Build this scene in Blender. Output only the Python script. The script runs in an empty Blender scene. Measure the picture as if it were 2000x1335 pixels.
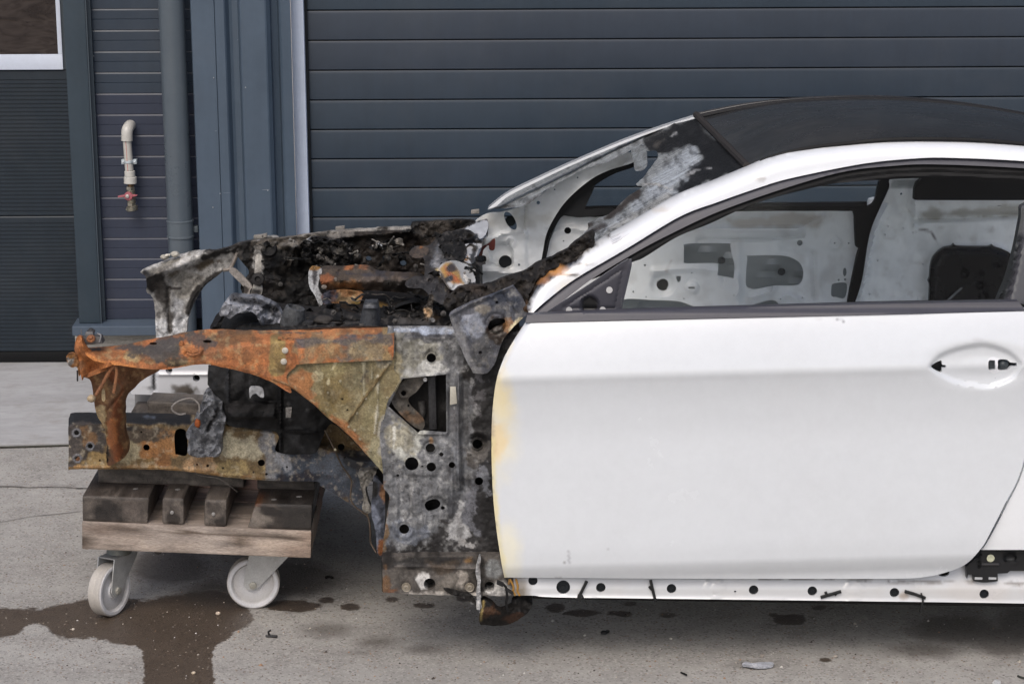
import bpy, bmesh, math, random
import numpy as np
from mathutils import Matrix, Vector, geometry
random.seed(7); np.random.seed(7)
scn = bpy.context.scene
COL = scn.collection
R = math.radians

# ------------------------------------------------------------------ camera
FPX, CX, CY = 4100.0, 1000.0, 667.5          # focal length in photo pixels (2000 x 1335)
CAMZ, PITCH, ROLL = 2.12, R(12.7), -0.0052
cam_d = bpy.data.cameras.new('camera'); cam = bpy.data.objects.new('camera', cam_d); COL.objects.link(cam)
cam_d.sensor_fit = 'HORIZONTAL'; cam_d.sensor_width = 36.0; cam_d.lens = FPX / 2000 * 36.0
cam_d.clip_start = 0.05; cam_d.clip_end = 500
CM = Matrix.Translation((0, 0, CAMZ)) @ Matrix.Rotation(math.pi/2 - PITCH, 4, 'X') @ Matrix.Rotation(ROLL, 4, 'Z')
cam.matrix_world = CM
scn.camera = cam

# ------------------------------------------------------------------ sky, sun, exposure
SUN_EL, SUN_AZ = R(50), R(-165)               # azimuth: where the sun stands, from +Y clockwise (behind the camera, left)
w = bpy.data.worlds.new('World'); scn.world = w; w.use_nodes = True
wn = w.node_tree.nodes; wl = w.node_tree.links
bg = wn['Background']; sky = wn.new('ShaderNodeTexSky'); sky.sky_type = 'NISHITA'
sky.sun_disc = False; sky.sun_elevation = SUN_EL; sky.sun_rotation = SUN_AZ
sky.air_density = 0.9; sky.dust_density = 4.5; sky.ozone_density = 1.0; sky.altitude = 0
bg.inputs['Strength'].default_value = 0.14
wl.new(sky.outputs[0], bg.inputs['Color'])
sd = bpy.data.lights.new('sun', 'SUN'); sd.energy = 1.0; sd.angle = R(38); sd.color = (1.0, 0.985, 0.96)
sun = bpy.data.objects.new('sun', sd); COL.objects.link(sun)
sdir = Vector((math.sin(SUN_AZ)*math.cos(SUN_EL), math.cos(SUN_AZ)*math.cos(SUN_EL), math.sin(SUN_EL)))
sun.rotation_euler = sdir.to_track_quat('Z', 'Y').to_euler()
scn.view_settings.view_transform = 'Standard'; scn.view_settings.look = 'None'
scn.view_settings.exposure = 0.10; scn.view_settings.gamma = 1.0
scn.cycles.max_bounces = 8
scn.cycles.use_denoising = True

# ------------------------------------------------------------------ maths helpers
M3 = np.array(CM.to_3x3()); C0 = np.array([0, 0, CAMZ])
def rays(U, V):
    U = np.asarray(U, float); V = np.asarray(V, float)
    d = np.stack([(U-CX)/FPX, (CY-V)/FPX, -np.ones_like(U)], -1)
    return d @ M3.T
def P(u, v, Y):                                # point seen at photo pixel (u, v) standing at depth Y
    d = rays(u, v); t = np.asarray(Y, float)/d[..., 1]
    return C0 + d*t[..., None]
def G(u, v, z=0.0):                            # the same on the level z
    d = rays(u, v); t = (z-CAMZ)/d[..., 2]
    return C0 + d*t[..., None]
def proj(p):
    q = (np.asarray(p, float)-C0) @ M3
    return CX - q[..., 0]/q[..., 2]*FPX, CY + q[..., 1]/q[..., 2]*FPX
def planeY(a, b, c):                           # depth of the plane through three points, by pixel
    a, b, c = (np.asarray(k, float) for k in (a, b, c)); n = np.cross(b-a, c-a)
    def fn(U, V):
        d = rays(U, V); t = ((a-C0) @ n)/(d @ n); return d[..., 1]*t
    return fn
def mk(ox, oy, s):
    return lambda *pts: [(ox+p[0]/s, oy+p[1]/s)+tuple(p[2:]) for p in pts]
Z2 = mk(240, 400, 3.927); Z3 = mk(600, 400, 3.927); Z4 = mk(100, 620, 3.846); Z5 = mk(540, 620, 3.926)
Z6 = mk(100, 880, 3.571); Z7 = mk(620, 860, 3.5125); Z8 = mk(880, 180, 2.902)
W1 = mk(1200, 300, 3.926); W2 = mk(1600, 300, 3.9275); W3 = mk(1300, 160, 2.857)
W4 = mk(1000, 1040, 3.846); W5 = mk(1480, 1040, 3.846); W6 = mk(1700, 620, 6.667); W7 = mk(0, 900, 2.857)
def lin(c):
    c = np.asarray(c, float)/255.0
    return np.where(c <= .04045, c/12.92, ((c+.055)/1.055)**2.4)
def sm(a, b, x):
    t = np.clip((x-a)/(b-a), 0, 1); return t*t*(3-2*t)
def _hash(ix, iy, s):
    h = (ix.astype(np.int64)*374761393 + iy.astype(np.int64)*668265263 + s*974634777) & 0x7fffffff
    h = ((h ^ (h >> 13))*1274126177) & 0x7fffffff
    return ((h ^ (h >> 16)) & 0xffff)/65535.0
def vnoise(x, y, s=0):
    x = np.asarray(x, float); y = np.asarray(y, float)
    ix = np.floor(x); iy = np.floor(y); fx = x-ix; fy = y-iy
    fx = fx*fx*(3-2*fx); fy = fy*fy*(3-2*fy)
    a = _hash(ix, iy, s); b = _hash(ix+1, iy, s); c = _hash(ix, iy+1, s); d = _hash(ix+1, iy+1, s)
    return a+(b-a)*fx+(c-a)*fy+(a-b-c+d)*fx*fy
def fbm(x, y, s=0, o=5):
    t = 0; a = .5; n = 0
    for k in range(o):
        t = t+a*vnoise(x, y, s+k*17); n += a; a *= .55; x = np.asarray(x)*2.03+3.1; y = np.asarray(y)*2.03+1.7
    return t/n
def segdist(U, V, pts):
    D = np.full(np.shape(U), 1e9)
    for a_, b_ in zip(pts[:-1], pts[1:]):
        x0, y0 = a_[:2]; x1, y1 = b_[:2]
        dx, dy = x1-x0, y1-y0; L = dx*dx+dy*dy+1e-12
        t = np.clip(((U-x0)*dx+(V-y0)*dy)/L, 0, 1)
        D = np.minimum(D, np.hypot(U-x0-t*dx, V-y0-t*dy))
    return D
def inside(U, V, pts):
    r = np.zeros(np.shape(U), bool); n = len(pts)
    for i in range(n):
        x0, y0 = pts[i][:2]; x1, y1 = pts[(i+1) % n][:2]
        if y0 == y1: continue
        r ^= ((y0 > V) != (y1 > V)) & (U < (x1-x0)*(V-y0)/(y1-y0)+x0)
    return r
def sdf(U, V, pts):
    p = [q[:2] for q in pts]
    d = segdist(U, V, p+[p[0]]); return np.where(inside(U, V, p), d, -d)
def spl(pts, res, closed=True):                # curve through the points; a third element marks a sharp corner
    n = len(pts); P2 = [np.array(p[:2], float) for p in pts]; cor = [len(p) > 2 for p in pts]; out = []
    for i in range(n if closed else n-1):
        j = (i+1) % n; p0, p1 = P2[i], P2[j]
        m0 = (p1-P2[i-1])/2 if (closed or i > 0) and not cor[i] else p1-p0
        m1 = (P2[(j+1) % n]-p0)/2 if (closed or j < n-1) and not cor[j] else p1-p0
        if cor[i] and cor[j]: m0 = m1 = p1-p0
        k = max(1, int(round(np.linalg.norm(p1-p0)/res)))
        for t in np.arange(k)/k:
            h = np.array([2*t**3-3*t*t+1, t**3-2*t*t+t, -2*t**3+3*t*t, t**3-t*t])
            out.append(tuple(h[0]*p0+h[1]*m0+h[2]*p1+h[3]*m1))
    if not closed: out.append(tuple(P2[-1]))
    return out
def circ(u, v, r, rv=None, ang=0, n=None):
    rv = rv or r; n = n or max(8, int(2*math.pi*max(r, rv)/4)); c, s = math.cos(ang), math.sin(ang)
    return [(u+r*math.cos(a)*c-rv*math.sin(a)*s, v+r*math.cos(a)*s+rv*math.sin(a)*c) for a in np.arange(n)*2*math.pi/n]
def cz(zf, x, y, r, rv=None):                  # circle given in a zoom's coordinates
    (a, b), (c, d) = zf((x, y), (x+r, y+(rv or r))); return circ(a, b, c-a, d-b)

def paintcol(U, V, base, ops, crisp=False):
    C = np.tile(lin(base), (len(U), 1))
    for k, op in enumerate(ops):
        kind = op[0]
        if kind == 'e':
            _, u, v, ru, rv, col, soft, noi = op[:8]; al = op[8] if len(op) > 8 else 1
            d = (1-np.hypot((U-u)/ru, (V-v)/rv))*min(ru, rv)
        elif kind == 'p':
            _, pts, col, soft, noi = op[:5]; al = op[5] if len(op) > 5 else 1
            d = sdf(U, V, pts)
        elif kind == 'l':
            _, pts, wd, col, soft, noi = op[:6]; al = op[6] if len(op) > 6 else 1
            d = wd-segdist(U, V, pts)
        elif kind == 'n':                      # scattered patches: noise above a threshold
            _, sc, th, col, soft, al = op[:6]
            d = fbm(U/sc, V/sc, 50+k, 5)-th; noi = 0; soft = soft*2.0; al = al*.62
        if crisp and kind != 'n': soft = max(soft*.5, 1.0); noi = noi*1.3
        n = (fbm(U/26.0, V/26.0, 11*k+3, 6)-.5)*2*noi*1.6 if noi else 0
        a = (sm(-soft, soft, d+n)*al)[:, None]
        C = C*(1-a)+lin(col)*a
    return np.clip(C, 0, 1)

def relieved(U, V, feats):
    D = np.zeros(len(U))
    for k, f in enumerate(feats):
        if f[0] == 'ring': D += f[5]*np.exp(-((np.hypot(U-f[1], V-f[2])-f[3])/f[4])**2)
        elif f[0] == 'dish':
            d = (1-np.hypot((U-f[1])/f[3], (V-f[2])/f[4]))*min(f[3], f[4]); D += f[6]*sm(-f[5], f[5], d)
        elif f[0] == 'bead': D += f[3]*np.exp(-(segdist(U, V, f[1])/f[2])**2)
        elif f[0] == 'poly': D += f[3]*sm(-f[2], f[2], sdf(U, V, f[1]))
        elif f[0] == 'noise': D += f[2]*(fbm(U/f[1], V/f[1], 90+k, 4)-.5)*2
    return D

# ------------------------------------------------------------------ object helpers
def tag(o, label, cat, group=None):
    o['label'] = label; o['category'] = cat
    if group: o['group'] = group
    return o
def empty(name, loc, parent=None):
    o = bpy.data.objects.new(name, None); COL.objects.link(o); o.location = loc; o.empty_display_size = .1
    if parent: setpar(o, parent)
    WORLD[o.name] = Matrix.Translation(loc)
    return o
def setpar(o, parent):
    o.parent = parent
    o.matrix_parent_inverse = WORLD[parent.name].inverted() if parent.name in WORLD else Matrix.Identity(4)
WORLD = {}; M = {}
def root(name, loc, label, cat, group=None):
    return tag(empty(name, loc), label, cat, group)
def meshobj(name, verts, faces, mat, parent=None, cols=None, angle=35, smooth=True):
    me = bpy.data.meshes.new(name)
    me.from_pydata([tuple(map(float, v)) for v in verts], [], [tuple(map(int, f)) for f in faces])
    if cols is not None:
        if mat is M.get('soot'): cols = np.asarray(cols)*.62
        a = me.color_attributes.new('Col', 'FLOAT_COLOR', 'POINT')
        c = np.ones((len(me.vertices), 4), np.float32); c[:, :3] = cols
        a.data.foreach_set('color', c.ravel())
    if smooth:
        me.shade_smooth(); me.set_sharp_from_angle(angle=R(angle))
    o = bpy.data.objects.new(name, me); COL.objects.link(o)
    if mat: me.materials.append(mat)
    if parent: setpar(o, parent)
    return o
def const(n, rgb): return np.tile(lin(rgb), (n, 1))

def sheet(name, outline, Y, parent, mat, holes=(), res=6, thick=.004, base=(200, 200, 200), paint=(), relief=(), rag=0, back=None, angle=40):
    o = spl(outline, res)
    if rag:
        a = np.array(o); a[:, 0] += (fbm(a[:, 0]/14, a[:, 1]/14, 5, 4)-.5)*2*rag; a[:, 1] += (fbm(a[:, 0]/14, a[:, 1]/14, 6, 4)-.5)*2*rag
        o = [tuple(p) for p in a]
    loops = [o]+[spl(h, min(res, 4)) if not isinstance(h, tuple) else list(h) for h in holes]
    pts = []; edges = []
    for L in loops:
        b = len(pts); pts += L; edges += [(b+i, b+(i+1) % len(L)) for i in range(len(L))]
    A = np.array(o); x0, y0 = A.min(0); x1, y1 = A.max(0)
    gx = np.arange(x0+res/2, x1, res); gy = np.arange(y0+res/2, y1, res*.87)
    if len(gx) and len(gy):
        U, V = np.meshgrid(gx, gy); U = U+(np.arange(len(gy)) % 2)[:, None]*res/2
        U = U.ravel(); V = V.ravel()
        ok = sdf(U, V, o) > res*.45
        for h in loops[1:]: ok &= sdf(U, V, h) < -res*.4
        pts = pts+list(zip(U[ok], V[ok]))
    vv, _, ff, *_ = geometry.delaunay_2d_cdt([Vector((float(p[0]), float(p[1]))) for p in pts], edges, [], 0, 1e-4)
    vv = np.array([tuple(v) for v in vv]); F = np.array([f for f in ff if len(f) == 3])
    cen = vv[F].mean(1); ok = inside(cen[:, 0], cen[:, 1], o)
    for h in loops[1:]: ok &= ~inside(cen[:, 0], cen[:, 1], h)
    F = F[ok]
    a, b, c = vv[F[:, 0]], vv[F[:, 1]], vv[F[:, 2]]
    ar = (b[:, 0]-a[:, 0])*(c[:, 1]-a[:, 1])-(b[:, 1]-a[:, 1])*(c[:, 0]-a[:, 0])
    F[ar > 0] = F[ar > 0][:, ::-1]
    used = np.unique(F); mp = np.full(len(vv), -1); mp[used] = np.arange(len(used)); vv = vv[used]; F = mp[F]
    U, V = vv[:, 0], vv[:, 1]
    Yv = Y(U, V) if callable(Y) else np.full(len(U), float(Y))
    Yv = Yv+relieved(U, V, relief) if relief else Yv
    X = P(U, V, Yv); n = len(X)
    C = paintcol(U, V, base, paint, mat in (M['burnt'], M['rust'], M['soot']))
    if mat is M['rust']:                       # old rust is duller than it looks in strong light
        st_ = ((C.max(1)-C.min(1))/(C.max(1)+1e-6))[:, None]**2
        lum = (C @ np.array([.25, .6, .15]))[:, None]; C = np.clip((lum+(C-lum)*.88)*(np.array([.88, .86, .84])*(1-st_)+np.array([.80, .93, .72])*st_), 0, 1)
    bk = np.array(back if back is not None else (0, thick, 0))
    E = {}
    for f in F:
        for i in range(3):
            e = (f[i], f[(i+1) % 3])
            if (e[1], e[0]) in E: del E[(e[1], e[0])]
            else: E[e] = 1
    if thick == 0: return meshobj(name, X, [tuple(f) for f in F], mat, parent, C, angle)
    faces = [tuple(f) for f in F]+[tuple(n+k for k in f[::-1]) for f in F]+[(e[1], e[0], n+e[0], n+e[1]) for e in E]
    return meshobj(name, np.vstack([X, X+bk]), faces, mat, parent, np.vstack([C, C]), angle)

def loft(name, rows, parent, mat, base=(200, 200, 200), paint=(), closed=False, caps=False, angle=40, thick=None):
    Rw = [np.asarray(r, float) for r in rows]; m = len(Rw[0]); n = len(Rw); X = np.vstack(Rw); F = []
    for i in range(n-1):
        for j in range(m if closed else m-1):
            k = (j+1) % m; F.append((i*m+j, i*m+k, (i+1)*m+k, (i+1)*m+j))
    if caps: F.append(tuple(range(m))[::-1]); F.append(tuple((n-1)*m+j for j in range(m)))
    if thick is not None:
        N = len(X); F2 = [tuple(N+k for k in f[::-1]) for f in F]; E = {}
        for f in F:
            for i in range(len(f)):
                e = (f[i], f[(i+1) % len(f)])
                if (e[1], e[0]) in E: del E[(e[1], e[0])]
                else: E[e] = 1
        F = F+F2+[(e[1], e[0], N+e[0], N+e[1]) for e in E]; X = np.vstack([X, X+np.array(thick)])
    u, v = proj(X)
    return meshobj(name, X, F, mat, parent, paintcol(u, v, base, paint), angle)

def tube(name, pts, r, parent, mat, base=(60, 60, 60), seg=8, paint=(), caps=True, smooth_n=0):
    p = np.asarray(pts, float)
    if smooth_n:
        q = []; n = len(p)
        for i in range(n-1):
            m0 = (p[min(i+1, n-1)]-p[max(i-1, 0)])/2; m1 = (p[min(i+2, n-1)]-p[i])/2
            for t in np.arange(smooth_n)/smooth_n:
                q.append((2*t**3-3*t*t+1)*p[i]+(t**3-2*t*t+t)*m0+(-2*t**3+3*t*t)*p[i+1]+(t**3-t*t)*m1)
        p = np.array(q+[p[-1]])
    rr = np.broadcast_to(np.asarray(r, float), (len(p),)) if np.ndim(r) == 0 or len(np.atleast_1d(r)) == len(p) else np.interp(np.linspace(0, 1, len(p)), np.linspace(0, 1, len(r)), r)
    T = np.gradient(p, axis=0); T /= np.linalg.norm(T, axis=1)[:, None]+1e-12
    up = np.array([0, 0, 1.0]) if abs(T[0][2]) < .9 else np.array([1.0, 0, 0]); rows = []
    N = np.cross(T[0], up); N /= np.linalg.norm(N)
    for i in range(len(p)):
        N = N-T[i]*(N @ T[i]); N /= np.linalg.norm(N); B = np.cross(T[i], N)
        a = np.arange(seg)*2*math.pi/seg
        rows.append(p[i]+rr[i]*(np.cos(a)[:, None]*N+np.sin(a)[:, None]*B))
    return loft(name, rows, parent, mat, base, paint, True, caps)

def lathe(name, prof, org, axis, parent, mat, base=(200, 200, 200), seg=24, paint=(), angle=35):
    a = Vector(axis).normalized(); o = np.asarray(org, float)
    u = a.orthogonal().normalized(); v = a.cross(u); a, u, v = map(np.array, (a, u, v)); rows = []
    t = np.arange(seg)*2*math.pi/seg
    for r, h in prof: rows.append(o+a*h+max(r, 1e-4)*(np.cos(t)[:, None]*u+np.sin(t)[:, None]*v))
    return loft(name, rows, parent, mat, base, paint, True, True, angle)

def hexa(name, c, parent, mat, base=(120, 110, 100), bevel=.004, paint=(), cuts=0):
    # c: eight corners, front face (tl, tr, br, bl) then back face
    bm = bmesh.new(); vs = [bm.verts.new(tuple(map(float, p))) for p in c]
    for f in ((0, 3, 2, 1), (4, 5, 6, 7), (0, 1, 5, 4), (1, 2, 6, 5), (2, 3, 7, 6), (3, 0, 4, 7)): bm.faces.new([vs[i] for i in f])
    bmesh.ops.recalc_face_normals(bm, faces=bm.faces)
    if bevel: bmesh.ops.bevel(bm, geom=list(bm.edges), offset=bevel, segments=2, affect='EDGES', profile=.6)
    if cuts: bmesh.ops.subdivide_edges(bm, edges=list(bm.edges), cuts=cuts, use_grid_fill=True)
    X = np.array([tuple(v.co) for v in bm.verts]); bm.verts.index_update()
    F = [tuple(v.index for v in f.verts) for f in bm.faces]; bm.free()
    u, v = proj(X); return meshobj(name, X, F, mat, parent, paintcol(u, v, base, paint), 30)
def box(name, x0, x1, y0, y1, z0, z1, parent, mat, base=(120, 110, 100), bevel=.003, paint=(), cuts=0):
    return hexa(name, [(x0, y0, z1), (x1, y0, z1), (x1, y0, z0), (x0, y0, z0), (x0, y1, z1), (x1, y1, z1), (x1, y1, z0), (x0, y1, z0)], parent, mat, base, bevel, paint, cuts)
def pbox(name, quad, Y, depth, parent, mat, **k):     # front face seen at four pixels (tl, tr, br, bl), set back by depth
    Y = Y if isinstance(Y, (list, tuple)) else [Y]*4
    f = [P(q[0], q[1], y) for q, y in zip(quad, Y)]
    return hexa(name, f+[p+np.array([0, depth, 0]) for p in f], parent, mat, **k)
def blob(name, c, rad, parent, mat, base=(40, 40, 40), amp=.25, fr=2.2, sub=3, seed=0, paint=()):
    bm = bmesh.new(); bmesh.ops.create_icosphere(bm, subdivisions=sub, radius=1)
    X = np.array([tuple(v.co) for v in bm.verts]); bm.verts.index_update(); F = [tuple(v.index for v in f.verts) for f in bm.faces]; bm.free()
    n = fbm(X[:, 0]*fr+X[:, 2]*1.3+seed, X[:, 1]*fr-X[:, 2]*fr*.8+seed, seed, 5)
    X = X*(1+amp*2*(n-.5))[:, None]*np.asarray(rad)+np.asarray(c)
    u, v = proj(X); return meshobj(name, X, F, mat, parent, paintcol(u, v, base, paint), 60)

# ------------------------------------------------------------------ materials
def nm(name):
    m = bpy.data.materials.new(name); m.use_nodes = True; t = m.node_tree; return m, t.nodes, t.links, t.nodes['Principled BSDF']
def N(n, typ, **k):
    x = n.new(typ)
    for a, b in k.items():
        if a in x.inputs: x.inputs[a].default_value = b
        else: setattr(x, a, b)
    return x
def ramp(n, l, src, p0, p1, c0=0.0, c1=1.0):
    x = n.new('ShaderNodeMapRange'); x.inputs[1].default_value = p0; x.inputs[2].default_value = p1
    x.inputs[3].default_value = c0; x.inputs[4].default_value = c1; l.new(src, x.inputs[0]); return x.outputs[0]
def mixc(n, l, f, a, b, mode='MIX'):
    x = n.new('ShaderNodeMix'); x.data_type = 'RGBA'; x.blend_type = mode
    for i, s in ((0, f), (6, a), (7, b)):
        if hasattr(s, 'is_linked'): l.new(s, x.inputs[i])
        elif i == 0: x.inputs[0].default_value = s
        else: x.inputs[i].default_value = (*s, 1)
    return x.outputs[2]
def noise(n, l, vec, scale, detail=6, rough=.6, out=0):
    x = N(n, 'ShaderNodeTexNoise', Scale=scale, Detail=detail, Roughness=rough); l.new(vec, x.inputs['Vector']); return x.outputs[out]

def surf(name, rough=(.5, .8), vari=.3, fine=.15, speck=0, speckcol=(.42, .41, .40), bump=.2, bscale=120, metal=0, coat=0, spec=.5, sc=9, stretch=None, dirt=0, dirtcol=(.12, .10, .08), flake=None, streak=0):
    m, n, l, b = nm(name)
    g = n.new('ShaderNodeNewGeometry'); vec = g.outputs['Position']
    if stretch:
        mp = n.new('ShaderNodeMapping'); mp.inputs['Scale'].default_value = stretch; l.new(vec, mp.inputs[0]); vec = mp.outputs[0]
    a = N(n, 'ShaderNodeVertexColor', layer_name='Col'); c = a.outputs[0]
    n1 = noise(n, l, vec, sc, 8, .65)
    if vari: c = mixc(n, l, 1.0, c, N_rgb(n, l, ramp(n, l, n1, .3, .7, 1-vari, 1+vari)), 'MULTIPLY')
    n2 = noise(n, l, vec, sc*14, 4, .7)
    if fine: c = mixc(n, l, 1.0, c, N_rgb(n, l, ramp(n, l, n2, .3, .7, 1-fine, 1+fine)), 'MULTIPLY')
    if flake:                                  # flaking: crisp-edged small patches, darker and paler than the sheet
        fs, fd_, fl_, dk, lt = flake
        f1 = noise(n, l, vec, fs, 9, .78); f2 = noise(n, l, vec, fs*.22, 5, .6)
        def amt(src, a, b, k, gate):
            q = N(n, 'ShaderNodeMath', operation='MULTIPLY'); l.new(ramp(n, l, src, a, b, 0, k), q.inputs[0]); l.new(gate, q.inputs[1]); return q.outputs[0]
        c = mixc(n, l, amt(f1, .445, .425, fd_, ramp(n, l, f2, .40, .58)), c, mixc(n, l, 1.0, c, dk, 'MULTIPLY'))
        c = mixc(n, l, amt(f1, .57, .59, fl_, ramp(n, l, f2, .58, .42)), c, mixc(n, l, .5, mixc(n, l, 1.0, c, (2.1, 2.1, 2.1), 'MULTIPLY'), mixc(n, l, .25, c, lt)))
    if streak:
        ms = n.new('ShaderNodeMapping'); ms.inputs['Scale'].default_value = (42, 42, 3.2); l.new(g.outputs['Position'], ms.inputs[0])
        c = mixc(n, l, 1.0, c, N_rgb(n, l, ramp(n, l, noise(n, l, ms.outputs[0], 1.0, 5, .6), .3, .7, 1-streak, 1+streak)), 'MULTIPLY')
    if speck:
        n3 = noise(n, l, vec, 170, 5, .75); n4 = noise(n, l, vec, 11, 4, .6)
        s1 = ramp(n, l, n3, .60, .66); s2 = ramp(n, l, n4, .45, .62)
        mm = N(n, 'ShaderNodeMath', operation='MULTIPLY'); l.new(s1, mm.inputs[0]); l.new(s2, mm.inputs[1])
        m2 = N(n, 'ShaderNodeMath', operation='MULTIPLY'); l.new(mm.outputs[0], m2.inputs[0]); m2.inputs[1].default_value = speck
        sl = n.new('ShaderNodeSeparateColor'); l.new(a.outputs[0], sl.inputs[0]); m4 = N(n, 'ShaderNodeMath', operation='MULTIPLY'); l.new(m2.outputs[0], m4.inputs[0]); l.new(ramp(n, l, sl.outputs[1], .006, .09, .12, 1), m4.inputs[1]); m2 = m4
        c = mixc(n, l, m2.outputs[0], c, speckcol)
    if dirt:
        n5 = noise(n, l, vec, 3.2, 7, .7)
        m3 = N(n, 'ShaderNodeMath', operation='MULTIPLY'); l.new(ramp(n, l, n5, .5, .75), m3.inputs[0]); m3.inputs[1].default_value = dirt
        c = mixc(n, l, m3.outputs[0], c, dirtcol)
    l.new(c, b.inputs['Base Color'])
    l.new(ramp(n, l, n1, .3, .7, rough[0], rough[1]), b.inputs['Roughness'])
    b.inputs['Metallic'].default_value = metal; b.inputs['Coat Weight'].default_value = coat; b.inputs['Coat Roughness'].default_value = .06
    b.inputs['Specular IOR Level'].default_value = spec
    if bump:
        bn = noise(n, l, vec, bscale, 6, .7)
        bp = N(n, 'ShaderNodeBump', Strength=bump, Distance=.004); l.new(bn, bp.inputs['Height']); l.new(bp.outputs[0], b.inputs['Normal'])
    return m
def N_rgb(n, l, s):
    x = n.new('ShaderNodeCombineColor'); [l.new(s, x.inputs[i]) for i in range(3)]; return x.outputs[0]

M['paint'] = surf('white_car_paint', (.18, .30), .025, .02, bump=.012, bscale=5, coat=1.0, sc=2.5, dirt=.07, dirtcol=(.45, .43, .40))
M['inner'] = surf('inner_body_paint', (.28, .42), .06, .02, bump=.03, bscale=20, coat=.3, dirt=.15, dirtcol=(.30, .28, .25))
M['burnt'] = surf('burnt_sheet_metal', (.4, .8), .2, .36, speck=.5, flake=(34, .75, .55, (.38, .37, .37), (.40, .40, .40)), streak=.32, bump=.6, bscale=110, metal=.15)
M['rust'] = surf('rusty_sheet_metal', (.55, .9), .22, .42, speck=.3, flake=(30, .6, .42, (.42, .38, .36), (.34, .27, .19)), streak=.16, speckcol=(.36, .28, .18), bump=.6, bscale=110, sc=14)
M['soot'] = surf('soot', (.4, .9), .4, .4, speck=.28, spec=.3, flake=(40, .6, .3, (.3, .3, .3), (.14, .13, .13)), bump=.7, bscale=90, sc=16)
M['crust'] = surf('melted_crust', (.35, .7), .45, .35, speck=.9, speckcol=(.5, .51, .54), bump=.9, bscale=70, metal=.08, sc=22)
M['plastic'] = surf('black_plastic', (.38, .5), .12, .06, bump=.08, bscale=300, sc=6)
M['gloss'] = surf('gloss_black', (.22, .32), .1, .05, bump=0, spec=.25)
M['roof'] = surf('black_roof_paint', (.14, .42), .3, .08, bump=0, coat=.5, spec=.45, sc=2.6, stretch=(1, 1.4, 2), dirt=.6, dirtcol=(.048, .046, .045))
M['rubber'] = surf('black_rubber', (.55, .75), .15, .1, bump=.1, bscale=200, spec=.22)
M['steel'] = surf('zinc_steel', (.3, .5), .18, .15, bump=.1, bscale=200, metal=.35, sc=20, dirt=.3, dirtcol=(.16, .14, .12))
M['nylon'] = surf('white_nylon', (.4, .55), .1, .1, bump=.2, bscale=120, sc=18, dirt=.55, dirtcol=(.36, .32, .28))
M['wood'] = surf('weathered_timber', (.6, .85), .38, .35, bump=.6, bscale=60, sc=9, stretch=(.6, 5, 5), flake=(26, .6, .4, (.5, .47, .44), (.42, .39, .36)))
M['darkwood'] = surf('wet_timber', (.3, .7), .5, .35, flake=(9, .75, .3, (.42, .4, .38), (.20, .18, .16)), bump=.45, bscale=60, sc=10, stretch=(4, .8, 4))
M['clad'] = surf('coated_steel_cladding', (.36, .5), .09, .05, bump=.04, bscale=250, sc=2.0, dirt=.16, dirtcol=(.085, .09, .095), streak=.05)
M['trim'] = surf('coated_trim', (.4, .55), .06, .04, bump=.03, bscale=250, sc=4, dirt=.08, dirtcol=(.3, .3, .3))
M['pvc'] = surf('grey_plastic_pipe', (.25, .36), .08, .04, bump=.03, bscale=100, sc=3, dirt=.15, dirtcol=(.15, .16, .16))
M['brass'] = surf('tarnished_brass', (.25, .45), .25, .2, bump=.15, bscale=200, metal=.8, sc=40)
def ash():                                     # crazed laminate: streaks along the pillar, fine crack net
    m, n, l, b = nm('crazed_glass'); g = n.new('ShaderNodeNewGeometry'); pos = g.outputs['Position']
    p0, p1 = P(1060, 545, 5.52), P(1462, 326, 5.66); d = (p1-p0)/np.linalg.norm(p1-p0); e1 = np.cross(d, [0, 1, 0]); e1 /= np.linalg.norm(e1); e2 = np.cross(d, e1)
    cmb = n.new('ShaderNodeCombineXYZ')
    for i, (ax, k) in enumerate(((d, 7), (e1, 46), (e2, 46))):
        dt = N(n, 'ShaderNodeVectorMath', operation='DOT_PRODUCT'); l.new(pos, dt.inputs[0]); dt.inputs[1].default_value = tuple(ax*k); l.new(dt.outputs['Value'], cmb.inputs[i])
    st = noise(n, l, cmb.outputs[0], 1.0, 8, .72); fine = noise(n, l, pos, 130, 6, .75)
    vo = N(n, 'ShaderNodeTexVoronoi', Scale=70.0, feature='DISTANCE_TO_EDGE'); l.new(pos, vo.inputs[0]); cr = ramp(n, l, vo.outputs['Distance'], .05, .015)
    a = N(n, 'ShaderNodeVertexColor', layer_name='Col'); c = a.outputs[0]
    c = mixc(n, l, 1.0, c, N_rgb(n, l, ramp(n, l, st, .32, .68, .35, 1.6)), 'MULTIPLY')
    c = mixc(n, l, 1.0, c, N_rgb(n, l, ramp(n, l, fine, .3, .7, .6, 1.4)), 'MULTIPLY')
    sp = n.new('ShaderNodeSeparateColor'); l.new(a.outputs[0], sp.inputs[0])
    q = N(n, 'ShaderNodeMath', operation='MULTIPLY'); l.new(cr, q.inputs[0]); l.new(ramp(n, l, sp.outputs[1], .03, .25, .0, .6), q.inputs[1])
    c = mixc(n, l, q.outputs[0], c, (.62, .65, .68))
    l.new(c, b.inputs['Base Color']); l.new(ramp(n, l, fine, .3, .7, .3, .6), b.inputs['Roughness']); b.inputs['Specular IOR Level'].default_value = .3
    bp = N(n, 'ShaderNodeBump', Strength=.7, Distance=.004); l.new(st, bp.inputs['Height']); b2 = N(n, 'ShaderNodeBump', Strength=.5, Distance=.003); l.new(fine, b2.inputs['Height']); l.new(bp.outputs[0], b2.inputs['Normal']); l.new(b2.outputs[0], b.inputs['Normal']); return m
M['ash'] = ash()

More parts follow.
